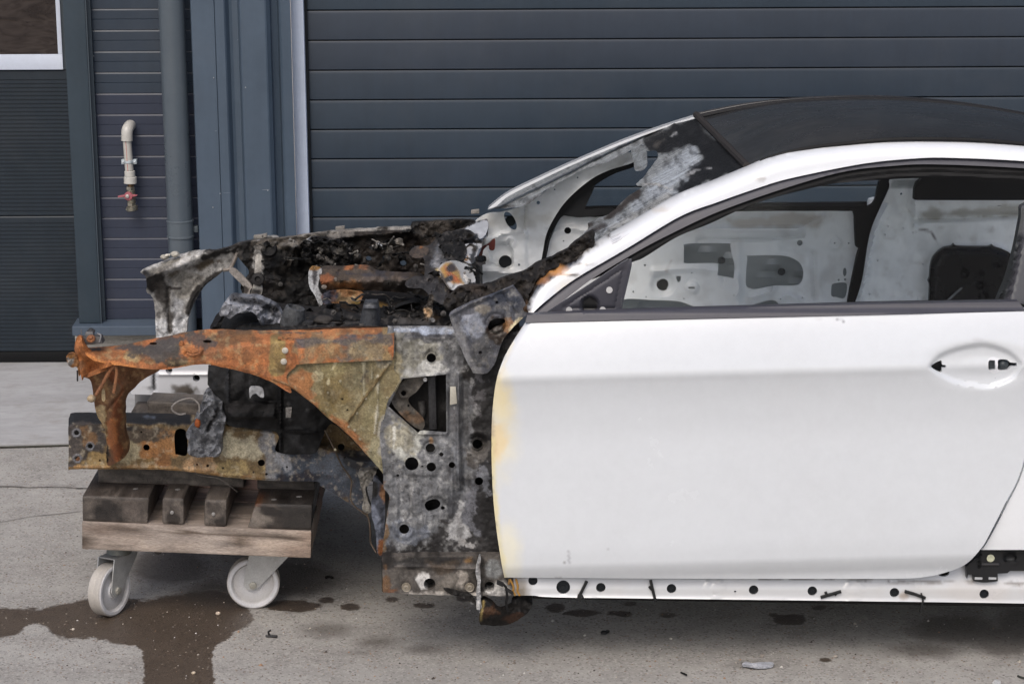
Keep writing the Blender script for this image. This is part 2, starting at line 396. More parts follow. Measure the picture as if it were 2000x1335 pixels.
def glass():
    m, n, l, b = nm('window_glass'); n.remove(b); out = n['Material Output']
    t = N(n, 'ShaderNodeBsdfTransparent'); t.inputs[0].default_value = (.93, .95, .95, 1)
    g = N(n, 'ShaderNodeBsdfGlossy', Roughness=.03); fr = N(n, 'ShaderNodeFresnel', IOR=1.14)
    mx = n.new('ShaderNodeMixShader'); l.new(fr.outputs[0], mx.inputs[0]); l.new(t.outputs[0], mx.inputs[1]); l.new(g.outputs[0], mx.inputs[2]); l.new(mx.outputs[0], out.inputs[0]); return m
M['glass'] = glass()
def pane():
    m, n, l, b = nm('plastic_pane'); b.inputs['Roughness'].default_value = .16
    g = n.new('ShaderNodeNewGeometry'); mp = n.new('ShaderNodeMapping'); mp.inputs['Scale'].default_value = (3, 3, 11); mp.inputs['Rotation'].default_value = (0, .25, 0); l.new(g.outputs['Position'], mp.inputs[0])
    x = N(n, 'ShaderNodeTexNoise', Scale=2.2, Detail=3, Roughness=.5, Distortion=2.6); l.new(mp.outputs[0], x.inputs['Vector'])
    bp = N(n, 'ShaderNodeBump', Strength=.06, Distance=.02); l.new(x.outputs[0], bp.inputs['Height']); l.new(bp.outputs[0], b.inputs['Normal'])
    l.new(mixc(n, l, ramp(n, l, x.outputs[0], .35, .65), (.016, .011, .010), (.040, .031, .028)), b.inputs['Base Color']); return m  # wavy brown reflection is painted into the base colour
M['pane'] = pane()

# ================================================================== GROUND
def structure(o): o['kind'] = 'structure'; return o
def ground_mat():
    m, n, l, b = nm('yard_concrete'); g = n.new('ShaderNodeNewGeometry'); vec = g.outputs['Position']
    at = N(n, 'ShaderNodeAttribute', attribute_name='wet'); ad = N(n, 'ShaderNodeAttribute', attribute_name='dirt')
    big = noise(n, l, vec, 1.6, 6, .6); med = noise(n, l, vec, 9, 7, .7); fin = noise(n, l, vec, 160, 4, .7)
    c = mixc(n, l, ramp(n, l, big, .35, .7), (.350, .336, .310), (.450, .434, .404))
    c = mixc(n, l, ramp(n, l, med, .42, .68, 0, .75), c, (.245, .233, .216))
    c = mixc(n, l, ramp(n, l, noise(n, l, vec, 3.6, 8, .72), .50, .66, 0, .45), c, (.205, .188, .165))
    c = mixc(n, l, ramp(n, l, fin, .35, .7, .0, .5), c, (.33, .315, .295))
    v1 = N(n, 'ShaderNodeTexVoronoi', Scale=78.0); l.new(vec, v1.inputs[0])           # aggregate
    hs = n.new('ShaderNodeSeparateColor'); l.new(v1.outputs['Color'], hs.inputs[0])
    core = ramp(n, l, v1.outputs['Distance'], .28, .18)
    def pick(lo, hi, ch):
        q = N(n, 'ShaderNodeMath', operation='MULTIPLY'); l.new(ramp(n, l, hs.outputs[ch], lo, hi), q.inputs[0]); l.new(core, q.inputs[1]); return q.outputs[0]
    c = mixc(n, l, pick(.82, .84, 0), c, (.50, .475, .43))
    c = mixc(n, l, pick(.87, .89, 1), c, (.10, .075, .068))
    c = mixc(n, l, pick(.93, .94, 2), c, (.23, .15, .10))
    v2 = N(n, 'ShaderNodeTexVoronoi', Scale=170.0); l.new(vec, v2.inputs[0]); h2 = n.new('ShaderNodeSeparateColor'); l.new(v2.outputs['Color'], h2.inputs[0])
    c = mixc(n, l, ramp(n, l, h2.outputs[0], .86, .90, 0, .5), c, (.14, .13, .12))
    c = mixc(n, l, ramp(n, l, h2.outputs[1], .84, .88, 0, .7), c, (.44, .42, .39))
    e1 = noise(n, l, vec, 22, 6, .7)
    def msk(attr, wid, amp):
        s = N(n, 'ShaderNodeMath', operation='MULTIPLY_ADD'); l.new(ramp(n, l, e1, 0, 1, -1, 1), s.inputs[0]); s.inputs[1].default_value = amp; l.new(attr.outputs['Fac'], s.inputs[2])
        return ramp(n, l, s.outputs[0], -wid, wid)
    wet = msk(at, 2.0, 14.0)
    cw = mixc(n, l, 1.0, c, (.265, .212, .172), 'MULTIPLY')
    c = mixc(n, l, wet, c, cw)
    c = mixc(n, l, pick(.90, .91, 0), c, (.34, .29, .23))
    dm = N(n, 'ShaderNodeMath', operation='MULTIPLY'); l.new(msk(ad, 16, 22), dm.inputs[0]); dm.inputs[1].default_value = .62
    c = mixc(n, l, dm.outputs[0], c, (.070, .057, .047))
    l.new(c, b.inputs['Base Color']); l.new(ramp(n, l, wet, 0, 1, .85, .30), b.inputs['Roughness'])
    bp = N(n, 'ShaderNodeBump', Strength=.55, Distance=.004); l.new(fin, bp.inputs['Height'])
    b2 = N(n, 'ShaderNodeBump', Strength=.5, Distance=.003); l.new(core, b2.inputs['Height']); l.new(bp.outputs[0], b2.inputs['Normal']); l.new(b2.outputs[0], b.inputs['Normal'])
    return m
def pale_mat():
    m, n, l, b = nm('pale_concrete'); g = n.new('ShaderNodeNewGeometry'); vec = g.outputs['Position']
    mp = n.new('ShaderNodeMapping'); mp.inputs['Scale'].default_value = (1, 2.2, 1); l.new(vec, mp.inputs[0])
    big = noise(n, l, mp.outputs[0], 2.2, 8, .7); med = noise(n, l, mp.outputs[0], 12, 7, .7); fin = noise(n, l, vec, 140, 4, .7)
    c = mixc(n, l, ramp(n, l, big, .35, .68), (.28, .28, .283), (.385, .388, .395))
    c = mixc(n, l, ramp(n, l, med, .5, .75, 0, .5), c, (.235, .23, .225))
    c = mixc(n, l, ramp(n, l, noise(n, l, vec, 3.6, 8, .72), .50, .66, 0, .45), c, (.205, .188, .165))
    c = mixc(n, l, ramp(n, l, fin, .6, .8, 0, .4), c, (.19, .185, .18))
    l.new(c, b.inputs['Base Color']); b.inputs['Roughness'].default_value = .82
    bp = N(n, 'ShaderNodeBump', Strength=.35, Distance=.003); l.new(fin, bp.inputs['Height']); l.new(bp.outputs[0], b.inputs['Normal']); return m
def plain(name, col, rough=.85, bump=.4, sc=40):
    m, n, l, b = nm(name); g = n.new('ShaderNodeNewGeometry'); x = noise(n, l, g.outputs['Position'], sc, 7, .7)
    l.new(mixc(n, l, ramp(n, l, x, .3, .7), tuple(k*.6 for k in col), tuple(k*1.4 for k in col)), b.inputs['Base Color']); b.inputs['Roughness'].default_value = rough
    bp = N(n, 'ShaderNodeBump', Strength=bump, Distance=.004); l.new(x, bp.inputs['Height']); l.new(bp.outputs[0], b.inputs['Normal']); return m
WALLY = 8.95
xs = np.concatenate([[-60, -30, -12, -5, -2.6], np.arange(-1.9, 1.9001, .009), [2.6, 5, 12, 30, 60]])
ys = np.concatenate([[-60, -25, -8, 0, 3.5, 4.4], np.arange(4.7, 7.75, .009), [8.2, 9.5, 12, 30, 80]])
GX, GY = np.meshgrid(xs, ys); gp = np.stack([GX.ravel(), GY.ravel(), np.zeros(GX.size)], -1)
gu, gv = proj(np.where(gp[:, 1:2] < 3, np.array([[0, 3.0, 0]]), gp)); near = (gp[:, 1] > 4.5) & (gp[:, 1] < 7.8) & (abs(gp[:, 0]) < 2)
wet = np.full(len(gp), -60.0); dirt = np.full(len(gp), -60.0)
stain = spl(W7((-300, 815), (0, 815), (200, 822), (480, 772), (640, 752), (800, 772), (1050, 737), (1250, 727), (1300, 780), (1350, 800), (1400, 850), (1412, 890), (1340, 940), (1240, 1010), (1190, 1060), (1185, 1120), (1200, 1243), (1230, 1500), (770, 1500), (795, 1300), (800, 1100), (760, 1030), (650, 1020), (540, 990), (330, 980), (250, 920), (180, 905), (100, 960), (0, 985), (-300, 1000)), 12)
U, V = gu[near], gv[near]
w_ = sdf(U, V, stain)
for (u, v, a, b) in [(572, 1183, 52, 11), (640, 1171, 15, 6), (685, 1184, 20, 7), (765, 1170, 17, 5), (829, 1182, 19, 5), (905, 1167, 17, 7), (1086, 1186, 20, 9), (1140, 1196, 36, 7), (1195, 1197, 12, 4), (1218, 1198, 17, 6), (1231, 1178, 15, 5), (1304, 1200, 17, 5), (1542, 1209, 34, 11), (1601, 1186, 14, 4), (1625, 1187, 6, 2), (1587, 1205, 6, 3), (1610, 1288, 12, 4), (1512, 1201, 8, 4), (740, 952 + 40, 0.1, .1)]:
    w_ = np.maximum(w_, (1-np.hypot((U-u)/a, (V-v)/b))*min(a, b*2.2))
wet[near] = w_
d_ = np.full(len(U), -60.0)
for (u, v, a, b) in [(735, 1252, 60, 18), (830, 1268, 50, 14), (700, 1275, 50, 8), (1870, 1228, 110, 34), (1960, 1250, 70, 40), (1800, 1270, 90, 20), (1470, 1296, 60, 12), (120, 952, 50, 7), (30, 950, 60, 4), (330, 1105, 90, 40), (420, 1160, 90, 30), (560, 1130, 120, 40), (640, 1230, 70, 20), (1990, 1230, 60, 60)]:  # brown stains, and darker patches under the dolly
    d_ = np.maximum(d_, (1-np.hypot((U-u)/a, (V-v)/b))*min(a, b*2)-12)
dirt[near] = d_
nx, ny = len(xs), len(ys)
ii, jj = np.meshgrid(np.arange(nx-1), np.arange(ny-1)); q = (jj*nx+ii).ravel()
ground = meshobj('ground', gp, np.stack([q, q+1, q+nx+1, q+nx], -1), ground_mat(), smooth=False)
for nm_, arr in (('wet', wet), ('dirt', dirt)):
    a = ground.data.attributes.new(nm_, 'FLOAT', 'POINT'); a.data.foreach_set('value', arr.astype(np.float32))
structure(ground)
def strip(name, pts, wd, z, mat, parent, seed=0):     # a thin irregular line lying on the ground
    c = np.array([G(u, v, z) for u, v in spl(pts, 5, False)]); rows = []
    for i, p in enumerate(c):
        k = wd*(.4+1.2*vnoise(i*.37+seed, seed*3.3)); rows.append([p+np.array([0, -k, 0]), p+np.array([0, k, 0])])
    return loft(name, rows, parent, mat)
M['crack'] = plain('dark_crack', (.125, .115, .103)); M['moss'] = plain('dirt_and_moss', (.035, .033, .02), sc=60)
structure(strip('crack', [(-40, 950), (20, 949), (60, 951), (110, 950), (165, 953)], .0045, .0025, M['crack'], ground))
structure(strip('crack', [(-40, 1024), (10, 1017), (60, 1008), (110, 1003), (165, 997)], .0018, .0025, M['crack'], ground, 3))
structure(strip('crack', [(150, 953), (260, 951), (420, 948), (620, 946), (760, 946)], .005, .0025, M['crack'], ground, 5))
# pale apron along the building, a joint with dirt in front of it
jl, jr = G(0, 873), G(640, 857)
sl = (jr[1]-jl[1])/(jr[0]-jl[0]); je = lambda x: jl[1]+sl*(x-jl[0])
AZ = .014; xa = np.linspace(-9, 9, 181); ed = np.array([je(x)+.012*(fbm(np.array([x*9]), np.array([.3]), 4)[0]-.5) for x in xa])
ed = np.clip(ed, 7.2, 8.3)
apron = loft('apron', [[(x, e+.004, 0) for x, e in zip(xa, ed)], [(x, e+.004, AZ-.005) for x, e in zip(xa, ed)], [(x, e+.010, AZ) for x, e in zip(xa, ed)], [(x, 9.6, AZ) for x in xa]], None, pale_mat())
structure(apron)
jn = loft('joint', [[(x, e-.012-.01*vnoise(x*14, .5), .003) for x, e in zip(xa, ed)], [(x, e+.006, .003) for x, e in zip(xa, ed)]], apron, M['moss']); structure(jn)
# loose grit
gv_, gf_ = [], []
for k in range(900):
    u = random.uniform(-30, 2030); v = random.uniform(940, 1335); p = G(u, v, 0); r = random.uniform(.0012, .0036)*(1 if random.random() < .93 else 1.7); a0 = random.random()*6
    b = len(gv_); s = [random.uniform(.7, 1.3) for _ in range(4)]
    gv_ += [(p[0]+r*s[i]*math.cos(a0+i*1.571), p[1]+r*s[i]*math.sin(a0+i*1.571), .0005) for i in range(4)]+[(p[0]+r*.2, p[1], r*1.1)]
    gf_ += [(b+i, b+(i+1) % 4, b+4) for i in range(4)]
gc_ = np.repeat(np.array([lin(random.choice([(170, 162, 150), (120, 112, 104), (70, 62, 56), (150, 120, 95), (190, 186, 180)])) for _ in range(900)]), 5, 0)
M['stone'] = surf('pebble', (.6, .85), .3, .2, bump=.3, sc=60)
grit = meshobj('grit', gv_, gf_, M['stone'], None, gc_, smooth=False); grit['kind'] = 'stuff'; grit['label'] = 'fine grit and chippings scattered over the yard concrete'

# ================================================================== BUILDING
bld = root('workshop_building', (0, WALLY, 0), 'dark slate grey metal clad workshop with sectional garage doors behind the car', 'building')
def wx(u, v=0, Y=WALLY): return float(P(u, v, Y)[0])
def wz(v, u=650, Y=WALLY): return float(P(u, v, Y)[2])
SLATE = (62, 74, 88)
# --- big sectional door
gd = box('garage_door', wx(596), wx(2550), 9.02, 9.06, .03, 3.6, bld, M['clad'], (30, 38, 46), 0)
z_a, z_b = wz(21.5), wz(427); dz = (z_a-z_b)/7; Yd = 8.985
def slat_mesh(name, x0, x1, z0, z1, yf, yb, g, parent, mat, base):
    # cross-section: flat face, soft top bevel that catches the sky, recessed joint below
    pr = [(yb, z0), (yf+.003, z0), (yf, z0+g*.25), (yf, z1-g*1.2), (yf+.0016, z1-g*.3), (yf+.0024, z1-g*.1), (yb, z1-g*.1)]
    return loft(name, [[(x, y, z) for y, z in pr] for x in (x0, x1)], parent, mat, base, closed=True, caps=True, angle=25)
k0 = int(math.floor((z_a-.05)/dz)); zb = z_a-k0*dz
for i in range(int((3.55-zb)/dz)+1):
    z0 = zb+(i-1)*dz+.0016
    if z0+dz < .06: continue
    slat_mesh('slat', wx(598), wx(2550), max(z0, .05), zb+i*dz-.0016, Yd+random.uniform(-.0008, .0008), 9.02, .011, gd, M['clad'], (39+random.randint(-2, 2), 51, 64))
box('bottom_seal', wx(598), wx(2550), 8.99, 9.018, .018, .046, gd, M['rubber'], (22, 22, 24), .002)
# --- white reveal strip and dark gap
box('door_reveal', wx(567.5, 0, 8.93), wx(592, 0, 8.93), 8.93, 9.0, .02, 3.6, bld, M['trim'], (186, 197, 215), .003)
box('reveal_gap', wx(592.6, 0, 8.95), wx(598, 0, 8.95), 8.965, 9.0, .02, 3.6, bld, M['rubber'], (22, 26, 30), 0)  # dark strip stands in for the shaded gap
# --- corner column: folded flashing profile
def prism(name, prof, z0, z1, parent, mat, base):
    rows = [[(wx(u, 0, y), y, z) for u, y in prof] for z in (z0, z1)]
    return loft(name, rows, parent, mat, base, angle=20)
colm = prism('column_cladding', [(371, 8.98), (371, 8.80), (372.5, 8.793), (417, 8.793), (418, 8.797), (419, 8.790), (436, 8.790), (439, 8.796), (446, 8.825), (452, 8.83), (463, 8.83), (467, 8.795), (469, 8.792), (516, 8.792), (519, 8.795), (526, 8.815), (529, 8.86), (541, 8.87), (544, 8.845), (548, 8.84), (566, 8.845), (566.4, 8.98)], .02, 3.6, bld, M['clad'], (70, 84, 99))
for (u, v) in ((417.5, 152), (416, 405), (479.5, 171), (430, 378), (523, 372)):
    lathe('rivet', [(.003, 0), (.0025, .0015), (.0008, .002)], P(u, v, 8.792), (0, -1, 0), colm, M['steel'], (150, 155, 160), 8)
for (u, v, du, dv) in ((463, 79, 9, -5), (436, 377, 14, -1), (512, 371, 14, -1), (420, 256, 4, 0)):
    tube('scratch', [P(u, v, 8.7905 if u < 440 or u > 466 else 8.829), P(u+du, v+dv, 8.7905 if u < 440 or u > 466 else 8.829)], .0008, colm, M['trim'], (130, 140, 150), 5)
# --- left cladding panel of narrow planks
cl = box('wall_cladding', wx(165), wx(372), 8.985, 9.05, .15, 3.6, bld, M['clad'], (30, 34, 42), 0)
za, zb2 = wz(17.4, 240), wz(425.7, 240); d2 = (za-zb2)/10.0
for i in range(-6, 45):
    z1 = zb2+i*d2
    if z1 < .24 or z1 > 3.5: continue
    x0, x1 = wx(176), wx(372); z0 = max(z1-d2, .20); zm = (z0+z1)/2; yf = 8.962
    pr = [(8.985, z0), (yf+.001, z0), (yf, z0+.001), (yf, z0+.004), (yf, zm-.002), (yf+.0022, zm), (yf, zm+.002), (yf, z1-.0075), (yf+.0022, z1-.002), (yf+.0028, z1-.0006), (8.985, z1-.0006)]
    loft('plank', [[(x, y, z) for y, z in pr] for x in (x0, x1)], cl, M['clad'], (42, 49, 66) if z1 < wz(150, 240) else (40, 52, 66), closed=True, caps=True, angle=20)
prism('corner_trim', [(165, 8.98), (165.3, 8.90), (168, 8.90), (169, 8.93), (176, 8.935), (177, 8.975)], .17, 3.6, bld, M['clad'], (52, 63, 72))
for v in (109.5, 358): lathe('rivet', [(.003, 0), (.0025, .0015), (.0008, .002)], P(179+v*.034, v, 8.958), (0, -1, 0), cl, M['steel'], (150, 155, 160), 8)
# --- post between left door and panel
box('door_post', wx(122, 0, 8.90), wx(165, 0, 8.90), 8.90, 9.0, wz(631, 160, 8.9), 3.6, bld, M['clad'], (46, 59, 69), .004)
base_z0, base_z1 = wz(656, 230, 8.86), wz(637, 230, 8.86)
bf = loft('base_flashing', [[(x, y, z) for y, z in ((8.98, base_z1+.012), (8.865, base_z1), (8.86, base_z1-.004), (8.86, base_z0+.004), (8.866, base_z0), (8.98, base_z0))] for x in (wx(141, 640, 8.86), wx(372, 640, 8.86))], bld, M['clad'], (72, 84, 98), closed=True, caps=True, angle=20)
box('plinth', wx(146, 660, 8.93), wx(560, 660), 8.93, 9.1, .012, base_z0-.001, bld, M['wood'], (150, 146, 138), .004)
# --- left sectional door
ld = box('side_door', wx(-700), wx(122, 0), 9.02, 9.06, .03, 3.6, bld, M['clad'], (26, 32, 38), 0)
def ribbed(z0, z1, flat_top):
    pr = [(9.02, z0), (8.985, z0), (8.982, z0+.004)]; z = z0+.012
    while z < z1-flat_top-.016:
        pr += [(8.982, z), (8.9852, z+.002), (8.9852, z+.009), (8.982, z+.011)]; z += .0171
    pr += [(8.982, z1-.006), (8.986, z1-.001), (9.02, z1-.001)]
    return loft('door_section', [[(x, y, zz) for y, zz in pr] for x in (wx(-700), wx(121.4, 0))], ld, M['clad'], (22, 34, 44), closed=True, caps=True, angle=12)
zj, zt, zbm = wz(424, 60), wz(138, 60), wz(689, 60)
ribbed(zj+.001, zt, .02); ribbed(zbm, zj-.001, .01)
box('bottom_seal', wx(-700), wx(121.4), 8.984, 9.015, .016, zbm-.002, ld, M['rubber'], (16, 17, 19), .004)
wf = empty('door_window', P(60, 100, 8.98), ld)
box('window_frame', wx(-700), wx(114.2, 0), 8.972, 9.0, zt+.001, wz(107.5, 60), wf, M['trim'], (200, 208, 222), .003)
box('window_frame', wx(105.5, 0), wx(114.2, 0), 8.9722, 9.0, wz(107.4, 60), 3.0, wf, M['trim'], (200, 208, 222), .003)
box('window_pane', wx(-700), wx(105.4, 0), 8.985, 8.992, wz(107.4, 60), 3.0, wf, M['pane'], (30, 25, 23), 0)
box('door_stile', wx(114.4, 0), wx(121.4, 0), 8.980, 9.0, zt+.001, 3.0, ld, M['clad'], (50, 60, 68), 0)
# --- wall above and beyond (out of frame)
box('upper_wall', wx(-700), wx(2700), 8.9, 9.3, 3.6, 5.2, bld, M['clad'], SLATE, .01)
box('end_wall', wx(2552), wx(3300), 8.9, 9.3, .02, 3.59, bld, M['clad'], SLATE, .01)

# ================================================================== DOWNPIPE
dpx = (wx(307.5, 0, 8.82)+wx(358, 0, 8.82))/2; dpr = (wx(358, 0, 8.82)-wx(307.5, 0, 8.82))/2
dp = root('downpipe', (dpx, 8.84, .02), 'round grey plastic rainwater downpipe beside the blue-grey column', 'pipe')
def vpipe(name, r, z0, z1, parent, base): return lathe(name, [(r-.004, z0), (r, z0+.002), (r, z1-.002), (r-.004, z1)], (dpx, 8.84, 0), (0, 0, 1), parent, M['pvc'], base, 32)
vpipe('pipe', dpr, .02, 3.6, dp, (82, 91, 99))
vpipe('collar', dpr*1.045, wz(467, 340, 8.8), wz(432, 340, 8.8), dp, (86, 95, 102))
vpipe('collar_lip', dpr*1.075, wz(467, 340, 8.8), wz(462, 340, 8.8), dp, (90, 99, 106)); vpipe('collar_lip', dpr*1.075, wz(436, 340, 8.8), wz(432, 340, 8.8), dp, (90, 99, 106))
box('bracket', dpx+dpr*.9, wx(386, 445, 8.85), 8.85, 8.88, wz(453, 378, 8.86), wz(441, 378, 8.86), dp, M['pvc'], (86, 95, 102), .002)

# ================================================================== TAP
tp = root('water_tap', P(250, 400, 8.9), 'cream plastic water pipe with red handled tap fixed to dark cladding', 'tap')
Yt = 8.90
def tz(x, y): return P(220+x/6.675, 230+y/6.675, Yt)
def tub(name, a, b, r, mat, base, seg=20, **k):
    a, b = np.array(a), np.array(b); L = np.linalg.norm(b-a)
    return lathe(name, [(r*.9, 0), (r, .002), (r, L-.002), (r*.9, L)], a, b-a, tp, mat, base, seg, **k)
CREAM = (188, 186, 180); s_ = 1/6.675/445.0
el = tube('elbow', [tz(187, 300), tz(187, 260), tz(187, 210), tz(189, 170)+np.array([0, .004, .002]), tz(193, 140)+np.array([0, .018, 0]), tz(196, 125)+np.array([0, .04, 0]), tz(196, 122)+np.array([0, .062, 0])], 72*s_, tp, M['pvc'], CREAM, 20, smooth_n=4)
pp = tub('pipe', tz(188, 298), tz(218, 690), 54*s_, M['pvc'], (182, 180, 174))
tube('red_stripe', [tz(180, 302)+np.array([0, -54*s_, 0]), tz(208, 690)+np.array([0, -54*s_, 0])], .0012, pp, M['pvc'], (190, 110, 105), 6)
cl_ = tub('clamp', tz(208, 556), tz(211, 592), 62*s_, M['steel'], (190, 200, 205))
for a, b in ((112, 160), (258, 310)): hexa('lug', [tz(a, 545), tz(b, 541), tz(b+2, 605), tz(a+2, 610)]+[tz(*q)+np.array([0, .03, 0]) for q in ((a, 545), (b, 541), (b+2, 605), (a+2, 610))], cl_, M['steel'], (180, 190, 195), .0015)
for x in (135, 283): lathe('screw', [(.004, 0), (.004, .003), (.0015, .004)], tz(x, 576)+np.array([0, -.002, 0]), (0, -1, 0), cl_, M['steel'], (200, 205, 210), 8)
tub('coupling', tz(222, 690), tz(226, 770), 68*s_, M['pvc'], CREAM); tub('coupling', tz(229, 768), tz(232, 858), 83*s_, M['pvc'], CREAM, 14)
vb = tub('valve_body', tz(232, 856), tz(240, 900), 40*s_, M['brass'], (120, 95, 70))
tub('hex_nut', tz(231, 896), tz(231, 944), 56*s_, M['brass'], (165, 160, 148), 6)
tub('valve_body', tz(238, 944), tz(250, 1110), 52*s_, M['brass'], (165, 158, 140)); tub('hex_nut', tz(246, 1105), tz(248, 1150), 56*s_, M['brass'], (170, 165, 150), 6)
tub('nozzle', tz(250, 1148), tz(262, 1212), 72*s_, M['brass'], (150, 146, 132))
tube('nozzle_lug', [tz(225, 1165), tz(195, 1185), tz(190, 1205)], 22*s_, tp, M['brass'], (165, 160, 145), 10)
hd = lathe('handle', [(56*s_, 0), (58*s_, .004), (50*s_, .010), (20*s_, .012)], tz(222, 1010)+np.array([0, -62*s_, 0]), (0, -1, 0), tp, M['plastic'], (158, 88, 96), 20)
hexa('handle_lever', [tz(84, 1004), tz(185, 985), tz(185, 1015), tz(84, 1027)]+[tz(*q)+np.array([0, .003, 0]) for q in ((84, 1004), (185, 985), (185, 1015), (84, 1027))], hd, M['plastic'], (166, 92, 100), .0008).location.y = -64*s_-.008
hexa('handle_lever', [tz(255, 985), tz(342, 990), tz(325, 1008), tz(255, 1020)]+[tz(*q)+np.array([0, .003, 0]) for q in ((255, 985), (342, 990), (325, 1008), (255, 1020))], hd, M['plastic'], (166, 92, 100), .0008).location.y = -64*s_-.008
lathe('screw', [(24*s_, 0), (24*s_, .005), (10*s_, .007)], tz(210, 1008)+np.array([0, -62*s_-.012, 0]), (0, -1, 0), hd, M['steel'], (170, 165, 160), 10)
tube('fixing_stud', [tz(210, 575), tz(210, 575)+np.array([0, .062, 0])], .005, tp, M['steel'], (140, 145, 150), 8)

# ================================================================== WOODEN DOLLY UNDER THE FRONT RAILS
dl = root('wooden_dolly', P(385, 1190, 5.9), 'low timber dolly on white castors carrying the burnt car front', 'dolly')
YL, YR = 5.75, 5.70; SK = -.03
def yq(u): return YL+(YR-YL)*(u-160)/448.0
def dquad(name, q, off, depth, mat, base, bevel=.006, paint=(), cuts=0):
    f = [P(u, v, yq(u)+off) for u, v in q]; b = [p+np.array([SK*depth, depth, 0]) for p in f]
    return hexa(name, f+b, dl, mat, base, bevel, paint, cuts)
wpaint = [('l', [(160, 1030), (280, 1036), (420, 1044)], 9, (118, 104, 94), 6, 8), ('e', 310, 1042, 26, 22, (172, 160, 150), 6, 8), ('e', 405, 1055, 40, 30, (168, 156, 146), 8, 10), ('e', 560, 1062, 60, 24, (176, 160, 146), 8, 10), ('l', [(330, 1038), (460, 1044), (600, 1052)], 2.5, (92, 80, 70), 2, 3),
          ('e', 170, 1060, 26, 16, (84, 72, 62), 4, 8), ('p', [(540, 1095), (600, 1040), (612, 1040), (612, 1095)], (150, 132, 118), 3, 6), ('e', 470, 1055, 16, 10, (112, 98, 86), 4, 8), ('n', 18, .62, (90, 78, 68), .06, .6)]
pl0 = dquad('deck_plank', [(160, 1018), (608, 1037), (607, 1089.5), (160, 1072)], 0, .115, M['wood'], (158, 145, 134), .004, wpaint, 12)
lathe('notch', [(.012, 0), (.013, .004), (.001, .005)], P(309, 1073, YL-.004), (0, -1, 0), pl0, M['darkwood'], (40, 36, 32), 14)
pz = [P(160, 1018, YL), P(608, 1037, YR), P(607, 1089.5, YR), P(160, 1072, YL)]
for k, y0 in enumerate((.128, .262, .40, .56, .70, .84, .98, 1.10)):
    f = [p+np.array([SK*y0, y0, -.001*k]) for p in pz]
    hexa('deck_plank', f+[p+np.array([0, .122 if k < 7 else .115, 0]) for p in f], dl, M['wood'], (136+(k*7) % 20, 124, 114), .004)
DK = [('n', 22, .5, (36, 31, 28), .05, .9), ('n', 12, .6, (106, 98, 90), .05, .7)]
def block(q, base, paint, depth=1.19, seed=0):
    return dquad('block', q, .006, depth, M['darkwood'], base, .007, paint, 9)
b1 = block([(160.5, 967), (291, 971), (288, 1024), (160.5, 1018.5)], (92, 84, 77), DK+[('e', 205, 1000, 24, 26, (38, 33, 30), 3, 8), ('e', 232, 1003, 10, 18, (40, 35, 32), 3, 6), ('e', 262, 990, 22, 24, (84, 76, 70), 6, 8), ('e', 240, 940, 60, 22, (58, 52, 48), 8, 12)])
b2 = block([(317, 971), (359, 972.4), (359, 1024), (316, 1023)], (100, 92, 85), DK+[('e', 338, 1014, 14, 14, (44, 38, 34), 3, 6)])
b3 = block([(399.6, 975), (443, 975.5), (441.6, 1029), (398, 1027)], (98, 90, 83), DK+[('e', 432, 1020, 12, 16, (46, 40, 36), 3, 6), ('e', 407, 985, 8, 8, (52, 46, 42), 3, 5)])
b4 = block([(499, 982), (610, 985), (608, 1035.8), (483, 1032.8)], (74, 66, 60), [('n', 22, .48, (30, 26, 24), .05, .9), ('e', 500, 1010, 26, 22, (112, 104, 96), 3, 8), ('p', [(545, 980), (615, 980), (615, 1036), (548, 1036)], (44, 40, 37), 3, 5), ('e', 530, 1000, 20, 10, (36, 31, 28), 2, 6), ('e', 560, 960, 60, 18, (34, 29, 26), 6, 8), ('e', 500, 970, 10, 14, (92, 58, 36), 4, 6)])
for (u, v, b) in ((196, 956, b1), (265, 957, b1), (281, 940, b1), (336, 1000, b2), (417, 1003, b3), (535, 978, b4), (584, 972, b4), (585, 953, b4), (347, 958, b2)):
    front = v > 990; top = .3735 if u < 480 else .361
    p = P(u, v, yq(u)+.005) if front else G(u, v, top)
    lathe('bolt', [(.0052, -.004), (.0052, .003), (.002, .004)] if front else [(.0085, -.004), (.0085, .005), (.004, .006)], p, (0, -1, .05) if front else (0, 0, 1), b, M['steel'], (150, 148, 146), 6 if not front else 10)
# transverse beam lying on the blocks, under the rail
zt_ = float(P(225, 968, YL+.006)[2])
bx0, bx1 = float(P(193, 930, 5.90)[0]), float(P(478, 930, 5.90)[0])
hexa('cross_beam', [(bx0, 5.885, zt_+.062), (bx1, 5.87, zt_+.048), (bx1, 5.87, zt_-.012), (bx0, 5.885, zt_+.0015), (bx0, 5.98, zt_+.062), (bx1, 5.97, zt_+.048), (bx1, 5.97, zt_-.012), (bx0, 5.98, zt_+.0015)], dl, M['darkwood'], (104, 97, 90), .005, DK, 8)
zr_ = .361
hexa('cross_beam', [(bx1+.04, 5.865, zr_+.034), (float(P(615, 930, 5.87)[0]), 5.85, zr_+.030), (float(P(615, 930, 5.87)[0]), 5.85, zr_-.003), (bx1+.04, 5.865, zr_+.001), (bx1+.04, 5.97, zr_+.034), (float(P(615, 930, 5.87)[0]), 5.95, zr_+.030), (float(P(615, 930, 5.87)[0]), 5.95, zr_-.003), (bx1+.04, 5.97, zr_+.001)], dl, M['darkwood'], (60, 54, 50), .004, DK, 4)
hexa('far_beam', [(bx0+.02, 6.62, zt_+.060), (bx1, 6.60, zt_+.045), (bx1, 6.60, zt_-.012), (bx0+.02, 6.62, zt_+.001), (bx0+.02, 6.74, zt_+.060), (bx1, 6.72, zt_+.045), (bx1, 6.72, zt_-.012), (bx0+.02, 6.74, zt_+.001)], dl, M['darkwood'], (76, 70, 64), .006, DK, 6)

